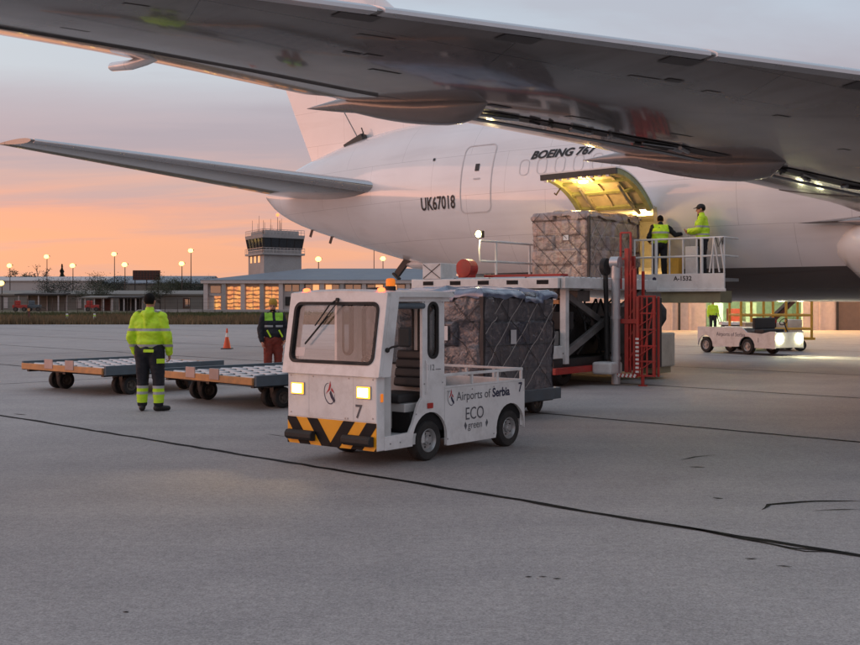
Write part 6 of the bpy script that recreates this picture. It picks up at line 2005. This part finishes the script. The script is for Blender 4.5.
mb = MB(); mb.box2((0, .6, 0), (Lb, 24, eave)); mb.build('wall', 'plaster', tm)
mb = MB(); rx0 = (300 - 204) * wpx
mb.add([(-.6, -.8, eave + .25), (Lb + .6, -.8, eave + .25), (Lb + .6, 25, eave + .25), (-.6, 25, eave + .25), (rx0, 12, ridge), (Lb - 8, 12, ridge)], [(0, 1, 5, 4), (1, 2, 5), (2, 3, 4, 5), (3, 0, 4), (0, 3, 2, 1)])
mb.build('roof', 'slate', tm)
mb = MB(); mb.box2((-.5, -.7, eave - .35), (Lb + .5, .59, eave + .24)); mb.build('fascia', 'plaster', tm)
cols = [204, 222, 241, 260, 279, 300, 320, 340, 362, 384, 406, 428, 450, 468]
for i, px in enumerate(cols):
    x = (px - 204) * wpx
    mb = MB(); mb.box2((x, -.45, 0), (x + .75, .59, eave - .351)); mb.build('pillar', 'plaster_grey' if i % 2 else 'plaster', tm)
for i in range(len(cols) - 1):
    x0 = (cols[i] - 204) * wpx + .9; x1 = (cols[i + 1] - 204) * wpx - .15
    if 1 <= i <= 3:
        mb = MB(); mb.box2((x0, .48, .3), (x1, .599, eave - .9)); w_ = mb.build('window', 'painted_sunset_pane', tm)
        for f in (.5,):
            mb = MB(); xm = x0 + (x1 - x0) * f; mb.box2((xm - .04, .42, .3), (xm + .04, .479, eave - .9)); mb.build('mullion', 'plaster_grey', w_)
    elif i == 0:
        mb = MB(); mb.box2((x0 + .2, .48, 3.3), (x1 - .2, .599, eave - .8)); mb.build('window', 'pink_pane', tm)
        mb = MB(); mb.box2((x0 + .9, .48, .2), (x1 - .2, .599, 2.7)); mb.build('window', 'painted_sunset_pane', tm)
        mb = MB(); mb.box2((x0, .3, 2.75), (x1, .599, 3.2)); mb.build('lintel', 'plaster', tm)
    else:
        for k in range(2):
            xa = x0 + (x1 - x0) * k / 2 + .1; xb = x0 + (x1 - x0) * (k + 1) / 2 - .1
            mb = MB(); mb.box2((xa, .48, 3.6), (xb, .599, eave - .6)); mb.build('window', 'pink_pane' if (i + k) % 3 else 'warm_window', tm)  # warm_window panes carry a painted glow in place of reflected sunset
mb = MB(); x = (285 - 204) * wpx; mb.box2((x, .40, 1.0), (x + 1.1, .599, 2.6)); mb.build('door', 'shed_dark', tm)
# tower
YW = 222.0; k_ = YW / FPX
tw = thing('control_tower', 'airport control tower with dark slanted cab windows behind the terminal', 'control tower', (PX(264, YW), YW, 0))
def tpx(px): return (px - 264) * k_
def trz(py): return PZ(py, YW)
ang = radians(35)
# plan: a square shaft seen corner-on; the corner nearest the camera is at the origin
ux = Vector((-(264 - 241) * k_, 9.0, 0)); vx = Vector(((298 - 264) * k_, 6.0, 0))
def ring(sc, z):
    c = (ux + vx) / 2
    return [c + (p - c) * sc + Vector((0, 0, z)) for p in (Vector((0, 0, 0)), vx, ux + vx, ux)]
mb = MB(); mb.loft([ring(1, 0), ring(1, trz(254))]); mb.build('shaft', 'plaster_grey', tw)
mb = MB(); mb.loft([ring(1.13, trz(254.5) + .01), ring(1.13, trz(252.5))]); mb.build('gallery_slab', 'plaster_grey', tw)
mb = MB(); mb.loft([ring(1.0, trz(252.5) + .01), ring(1.0, trz(248.5))]); mb.build('cab_base', 'plaster_grey', tw)
mb = MB(); mb.loft([ring(.98, trz(248.5) + .01), ring(1.06, trz(237.5))]); mb.build('cab_glazing', 'dark_glass', tw)
mb = MB(); mb.loft([ring(.60, trz(248.5) + .01), ring(.60, trz(237.5))]); mb.build('cab_core', 'shed_dark', tw)
for c0, c1 in zip(ring(.99, trz(248.5)), ring(1.07, trz(237.5))):
    mb = MB(); mb.bar(c0, c1, .3); mb.build('cab_mullion', 'dark_metal', tw)
r0, r1 = ring(.99, trz(248.5)), ring(1.07, trz(237.5))
for i in (0, 3):
    a0, a1 = (r0[0], r0[1]) if i == 0 else (r0[0], r0[3]); b0, b1 = (r1[0], r1[1]) if i == 0 else (r1[0], r1[3])
    for f in (.2, .4, .6, .8):
        mb = MB(); mb.bar(a0.lerp(a1, f), b0.lerp(b1, f), .12); mb.build('cab_mullion', 'dark_metal', tw)
mb = MB(); mb.loft([ring(1.11, trz(237.5) + .01), ring(1.13, trz(234))]); mb.build('cab_roof', 'plaster_grey', tw)
for zb, zt, sc in ((trz(252.5), trz(247.5), 1.12), (trz(234), trz(229), 1.11)):
    R0, R1, Rm = ring(sc, zb), ring(sc, zt), ring(sc, (zb + zt) / 2)
    for (a, b, c, d, e, f) in ((R0[0], R0[1], R1[0], R1[1], Rm[0], Rm[1]), (R0[0], R0[3], R1[0], R1[3], Rm[0], Rm[3])):
        mb = MB(); mb.bar(c, d, .10); mb.bar(e, f, .08)
        for i in range(13):
            mb.bar(a.lerp(b, i / 12), c.lerp(d, i / 12), .07)
        mb.build('railing', 'steel', tw)
    if zb > trz(240):
        mb = MB(); mb.loft([ring(.9, zb + .005), ring(.9, zb + .9)]); mb.build('roof_plant', 'plaster_grey', tw)
rnd = random.Random(4); c_ = (ux + vx) / 2
for i in range(13):
    f1, f2 = rnd.random(), rnd.random()
    pnt = c_ + (ux * (f1 - .5) + vx * (f2 - .5)) * 1.05
    h = rnd.uniform(1.2, 3.4)
    mb = MB(); mb.cyl(pnt + Vector((0, 0, trz(234))), pnt + Vector((0, 0, trz(230) + h)), .05, .03, 6); mb.build('antenna', 'dark_metal', tw)
pnt = c_ + Vector((.6, 0, 0)); mb = MB(); mb.cyl(pnt + Vector((0, 0, trz(234))), pnt + Vector((0, 0, trz(214))), .07, .04, 6); mb.build('mast', 'dark_metal', tw)
mb = MB(); mb.sphere(pnt + Vector((0, 0, trz(212))), .35, 10, 6); mb.build('obstruction_light', 'red_lamp', tw)
nrm_l = Vector((ux.y, -ux.x, 0)).normalized()
if nrm_l.y > 0: nrm_l = -nrm_l
for f in (.30, .55, .80):
    p0 = ux * (1 - f) + nrm_l * .06 if False else ux * f + nrm_l * .06
    t_ = ux.normalized() * .55
    mb = MB(); mb.add([p0 - t_ + Vector((0, 0, trz(262))), p0 + t_ + Vector((0, 0, trz(262))), p0 + t_ + Vector((0, 0, trz(255.5))), p0 - t_ + Vector((0, 0, trz(255.5)))], [(0, 1, 2, 3)])
    mb.build('shaft_window', 'warm_window', tw, fix=False)

# ------------------------------------------------------------------ far left: sheds, warehouses, billboard, fence, trees
def house(name, label, px0, px1, pytop, Y, depth, m, roof_m, cat='building', roof_h=.0, group=None):
    o = thing(name, label, cat, (PX(px0, Y), Y, 0), 0, group)
    L = (px1 - px0) / FPX * Y; h = PZ(pytop, Y)
    mb = MB(); mb.box2((0, 0, -.05), (L, depth, h)); mb.build('wall', m, o)
    mb = MB(); mb.loft([[Vector((x, -.4, h + .01)), Vector((x, -.4, h + .35)), Vector((x, depth / 2, h + .36 + roof_h)), Vector((x, depth + .4, h + .35)), Vector((x, depth + .4, h + .01))] for x in (-.4, L + .4)]); mb.build('roof', roof_m, o)
    return o, L, h
o, L, h = house('warehouse', 'long white flat-roofed warehouse at the far left beyond the grass', -60, 104, 281.5, 330, 30, 'white_far', 'white_far', roof_h=1.5)
for i in range(22):
    x = 2 + i * (L - 4) / 22; mb = MB(); mb.box2((x, -.05, 3.5), (x + 1.4, -.001, 5.0)); mb.build('window', 'dark_glass', o)
for i in range(4):
    x = 20 + i * 7; mb = MB(); mb.box2((x, -.06, .3), (x + .9, -.001, 2.6)); mb.build('door', 'white_paint', o)
o, L, h = house('warehouse', 'grey-green warehouse with flat roof under the lattice billboard', 104, 206, 284, 310, 25, 'green_wall', 'slate', roof_h=2.2)
for i in range(14):
    x = 2 + i * (L - 4) / 14; mb = MB(); mb.box2((x, -.05, 2.2), (x + .9, -.001, 3.8)); mb.build('window', 'dark_glass' if i % 3 else 'pink_pane', o)
o, L, h = house('warehouse', 'low dark green shed row behind the open shelters at far left', -40, 205, 295.5, 240, 12, 'green_wall', 'green_wall', roof_h=.8)
for px, w in ((4, 4), (52, 4), (77, 4.5), (183, 7)):
    x = (px + 40) / FPX * 240; mb = MB(); mb.box2((x, -.12, .3), (x + w / FPX * 240, -.001, 2.6)); mb.build('doorway', 'white_far' if px != 183 else 'pink_pane', o)
# billboard lattice
YB = 300.0; b0 = PX(133, YB); bw = (160 - 133) / FPX * YB; z0, z1 = PZ(280, YB), PZ(270.5, YB)
bb = thing('billboard', 'rectangular lattice billboard standing above the warehouse roofs', 'billboard', (b0, YB, 0))
mb = MB()
for i in range(10): mb.box2((bw * i / 9 - .06, -.06, z0), (bw * i / 9 + .06, .06, z1))
for i in range(5): mb.box2((0, -.05, z0 + (z1 - z0) * i / 4 - .05), (bw, .05, z0 + (z1 - z0) * i / 4 + .05))
mb.build('lattice', 'dark_metal', bb)
mb = MB(); mb.box2((.02, .08, z0), (bw - .02, .12, z1)); mb.build('panel', MAT['shed_red'], bb)
for x in (.5, bw / 2, bw - .5):
    mb = MB(); mb.box2((x - .12, .15, 0), (x + .12, .35, z0)); mb.build('leg', 'dark_metal', bb)
# open shelters
def shelter(label, px0, px1, pyt, Y, m, back):
    o = thing('open_shelter', label, 'shelter', (PX(px0, Y), Y, 0), 0, 'open shelters on the grass')
    L = (px1 - px0) / FPX * Y; h = PZ(pyt, Y)
    mb = MB(); mb.loft([[Vector((x, -1.4, h - .25)), Vector((x, -1.4, h)), Vector((x, 4, h + .25)), Vector((x, 4, h))] for x in (-.5, L + .5)]); mb.build('canopy', m, o)
    for x in (.15, L * .5, L - .15):
        for y in (-1.0, 3.6): mb = MB(); mb.box2((x - .1, y - .1, -.05), (x + .1, y + .1, h - .2)); mb.build('post', 'white_far', o)
    mb = MB(); mb.box2((.1, 3.72, -.05), (L - .1, 3.85, h - .1)); mb.build('back_wall', back, o)
    return o
shelter('dark flat-roofed open shelter at far left beyond the grass', 20, 61, 294, 205, 'shed_dark', 'green_wall')
shelter('open shelter with red back wall left of the worker in yellow', 86, 106, 297, 205, 'green_wall', 'shed_red')
shelter('dark open shelter with white posts directly behind the worker in yellow', 113, 138, 297, 204, 'shed_dark', 'shed_dark')
# small machines parked at the sheds
def machine(label, px, Y, m, s=1.0):
    o = thing('trailer', label, 'trailer', (PX(px, Y), Y, 0), radians(15), 'small machines by the sheds')
    mb = MB(); mb.box2((-1.2 * s, -.6, .6), (1.2 * s, .6, 1.15)); mb.build('body', m, o, bevel=.05)
    mb = MB(); mb.box2((-.9 * s, -.5, 1.151), (.1 * s, .5, 1.9)); mb.build('hood', m, o, bevel=.08)
    mb = MB(); mb.tube([(1.2 * s, 0, .7), (2.0 * s, 0, .5)], .05, 6); mb.build('drawbar', 'dark_metal', o)
    for x in (-.7 * s, .7 * s):
        for y in (-.6, .6): wheel(o, (x, y, .38), .38, .22, 'rim_dark')
machine('small red machine parked before the far left shelter', 20, 192, 'red_paint')
machine('small dark blue machine beside the red one at the far left shelter', 34, 194, 'blue_grey')
machine('small red trailer before the shelter with red back wall', 92, 193, 'red_paint')
# fence in front of the sheds
fn_ = thing('mesh_fence', 'thin wire mesh fence on posts beyond the grass at left', 'fence', (PX(-60, 178), 178, 0))
Lf = (215 + 60) / FPX * 178
for i in range(23):
    x = Lf * i / 22; mb = MB(); mb.cyl((x, 0, -.06), (x, 0, 2.2), .05, n=6); mb.build('post', 'dark_metal', fn_)
for z in (.3, .9, 1.5, 2.1):
    mb = MB(); mb.box2((0, -.012, z), (Lf, .012, z + .025)); mb.build('wire', 'dark_metal', fn_)
# pale kerb strip before the terminal
mb = MB(); mb.box2((PX(150, 186), 186, -.06), (PX(480, 186), 188.5, .35)); tag(mb.build('low_wall', 'plaster_grey', None), 'low pale concrete wall along the grass before the terminal', 'wall')
# markers on the grass
for k, (px, c, l) in enumerate(((67, 'olive', 'left of the two small pale marker posts in the dry grass'), (94.5, 'olive', 'right of the two small pale marker posts in the dry grass'))):
    o = thing('marker_post', l, 'marker post', (PX(px, 92), 92, -.05), 0, 'marker posts in the grass')
    mb = MB(); mb.box2((-.09, -.03, 0), (.09, .03, .72)); mb.build('board', 'marker_pale' if False else 'label_white', o, bevel=.01)
    mb = MB(); mb.box2((-.10, -.035, .5), (.10, .035, .6)); mb.build('reflector_band', 'hivis_far', o)
o = thing('stake', 'reddish wooden stake at the apron edge at far left', 'stake', (PX(29, 84), 84, -.05))
mb = MB(); mb.box2((-.06, -.06, 0), (.06, .06, 1.25)); mb.build('shaft', 'shed_red', o); mb = MB(); mb.box2((-.09, -.075, 1.0), (.09, -.061, 1.2)); mb.build('plate', 'orange_paint', o)

# flood light masts
MAST = [(2, 283, 240, 'half hidden at the left edge of the picture, lowest'), (10, 265.5, 300, 'first full one from the left'), (47, 256.5, 300, 'second from the left, above the bare tree'), (73, 265.5, 280, 'third from the left, beside the dark conifer'),
        (114.5, 254, 300, 'fourth from the left, tall, left of the billboard'), (125, 264.5, 270, 'short, just left of the lattice billboard'), (182, 263.5, 280, 'short, right of the billboard'), (191, 250.5, 300, 'tall, left of the control tower'),
        (318.5, 259, 250, 'right of the control tower over the terminal roof'), (374, 247, 320, 'thin, unlit looking, under the airliner tail'), (383, 258.5, 280, 'right of the thin mast under the airliner tail')]
for i, (px, py, Y, l) in enumerate(MAST):
    z = PZ(py, Y)
    o = thing('flood_light_mast', 'distant lamp mast ' + l, 'lamp mast', (PX(px, Y), Y, -.05), 0, 'flood light masts on the horizon')
    mb = MB(); mb.cyl((0, 0, 0), (0, 0, z + .05), .16, .09, 8); mb.build('pole', 'dark_metal', o)
    mb = MB(); mb.box2((-.7, -.12, z - .06), (.7, .12, z + .06)); mb.build('cross_arm', 'dark_metal', o)
    mb = MB(); mb.box2((-.75, -.35, z + .061), (.75, .15, z + .30)); mb.build('lamp_housing', 'dark_metal', o)
    if i != 9:
        s_ = .68
        mb = MB(); mb.sphere((0, -.5, z), (s_, .25, s_ * .8), 14, 8); mb.build('lamp_lens', 'flood', o, smooth=True)

# trees
MAT['leaf'] = mat('leaf', (.045, .050, .026), .8, var=.5, scale=.8)
MAT['leaf_dark'] = mat('leaf_dark', (.022, .028, .018), .8, var=.5, scale=.8)
MAT['bark'] = mat('bark', (.06, .048, .04), .9, var=.3)
def tree(label, px, Y, H, W, m, seed, kind='round', leaves=1500):
    o = thing('tree', label, 'tree', (PX(px, Y), Y, -.06), 0, 'trees on the horizon')
    rnd = random.Random(seed)
    mb = MB(); mb.tube([(0, 0, 0), (.1, 0, H * .3), (0, .1, H * .62)], [.03 * H, .022 * H, .008 * H], 7)
    tips = []
    for i in range(16):
        a = rnd.uniform(0, 2 * pi); z = H * rnd.uniform(.28, .6); r = W / 2 * rnd.uniform(.4, .95)
        e = Vector((cos(a) * r, sin(a) * r, min(H * .97, z + H * rnd.uniform(.12, .4))))
        if kind == 'conifer': e.z = z - .02 * H
        tips.append(e)
        mid = Vector((e.x * .45, e.y * .45, z + (e.z - z) * .3)); mb.tube([(0, 0, z * .9), mid, e], [.012 * H, .008 * H, .003 * H], 5)
        for j in range(3):
            q_ = e + Vector((rnd.uniform(-1, 1), rnd.uniform(-1, 1), rnd.uniform(.0, 1))) * W * .16
            mb.tube([mid.lerp(e, .6), q_], [.005 * H, .002 * H], 4); tips.append(q_)
    mb.build('trunk', 'bark', o, smooth=True)
    mb = MB(); vs = []; fs = []
    for i in range(leaves * 2):
        if kind == 'conifer':
            z = rnd.random() ** 1.4; r = W / 2 * (1 - z) * rnd.uniform(.3, 1) * (.75 + .25 * sin(z * 40)); a = rnd.uniform(0, 2 * pi)
            c = Vector((cos(a) * r, sin(a) * r, H * (.12 + .88 * z)))
        else:
            t = rnd.choice(tips); c = t + Vector((rnd.gauss(0, 1), rnd.gauss(0, 1), rnd.gauss(0, .8))) * W * .075
        s = rnd.uniform(.09, .22) * max(.6, H / 9); u = Vector((rnd.uniform(-1, 1), rnd.uniform(-1, 1), rnd.uniform(-1, 1))).normalized(); v = u.orthogonal().normalized()
        b = len(vs); vs += [c + u * s, c + v * s * .6, c - u * s, c - v * s * .6]; fs.append((b, b + 1, b + 2, b + 3))
    mb.add(vs, fs); mb.build('crown', m, o, fix=False)
TR = [('small dark conifer standing out above the white warehouse', 62, 345, 13.5, 6.5, 'leaf_dark', 'conifer', 1600), ('sparse bare tree beside the second lamp mast', 41, 345, 14, 6, 'bark', 'round', 60),
      ('round bushy tree above the warehouse roof at far left', 22, 345, 10.6, 7, 'leaf', 'round', 1300), ('low wide bush before the white warehouse', 57, 236, 6.0, 9, 'leaf_dark', 'round', 1600),
      ('broad dark tree left of the lattice billboard', 106, 300, 7.6, 11, 'leaf_dark', 'round', 2200), ('tall leafy tree between billboard and terminal', 172, 300, 8.2, 9, 'leaf', 'round', 1800),
      ('leafy tree right behind the worker in yellow', 160, 236, 5.2, 7, 'leaf', 'round', 1700), ('dark tree close to the left end of the terminal', 199, 300, 7.5, 8, 'leaf_dark', 'round', 1600),
      ('tree before the white warehouse right of the conifer', 92, 236, 5.0, 8, 'leaf', 'round', 1600)]
for i, (l, px, Y, H, W, m, kd, n_) in enumerate(TR):
    tree(l, px, Y, H, W, m, 100 + i, kd, n_)
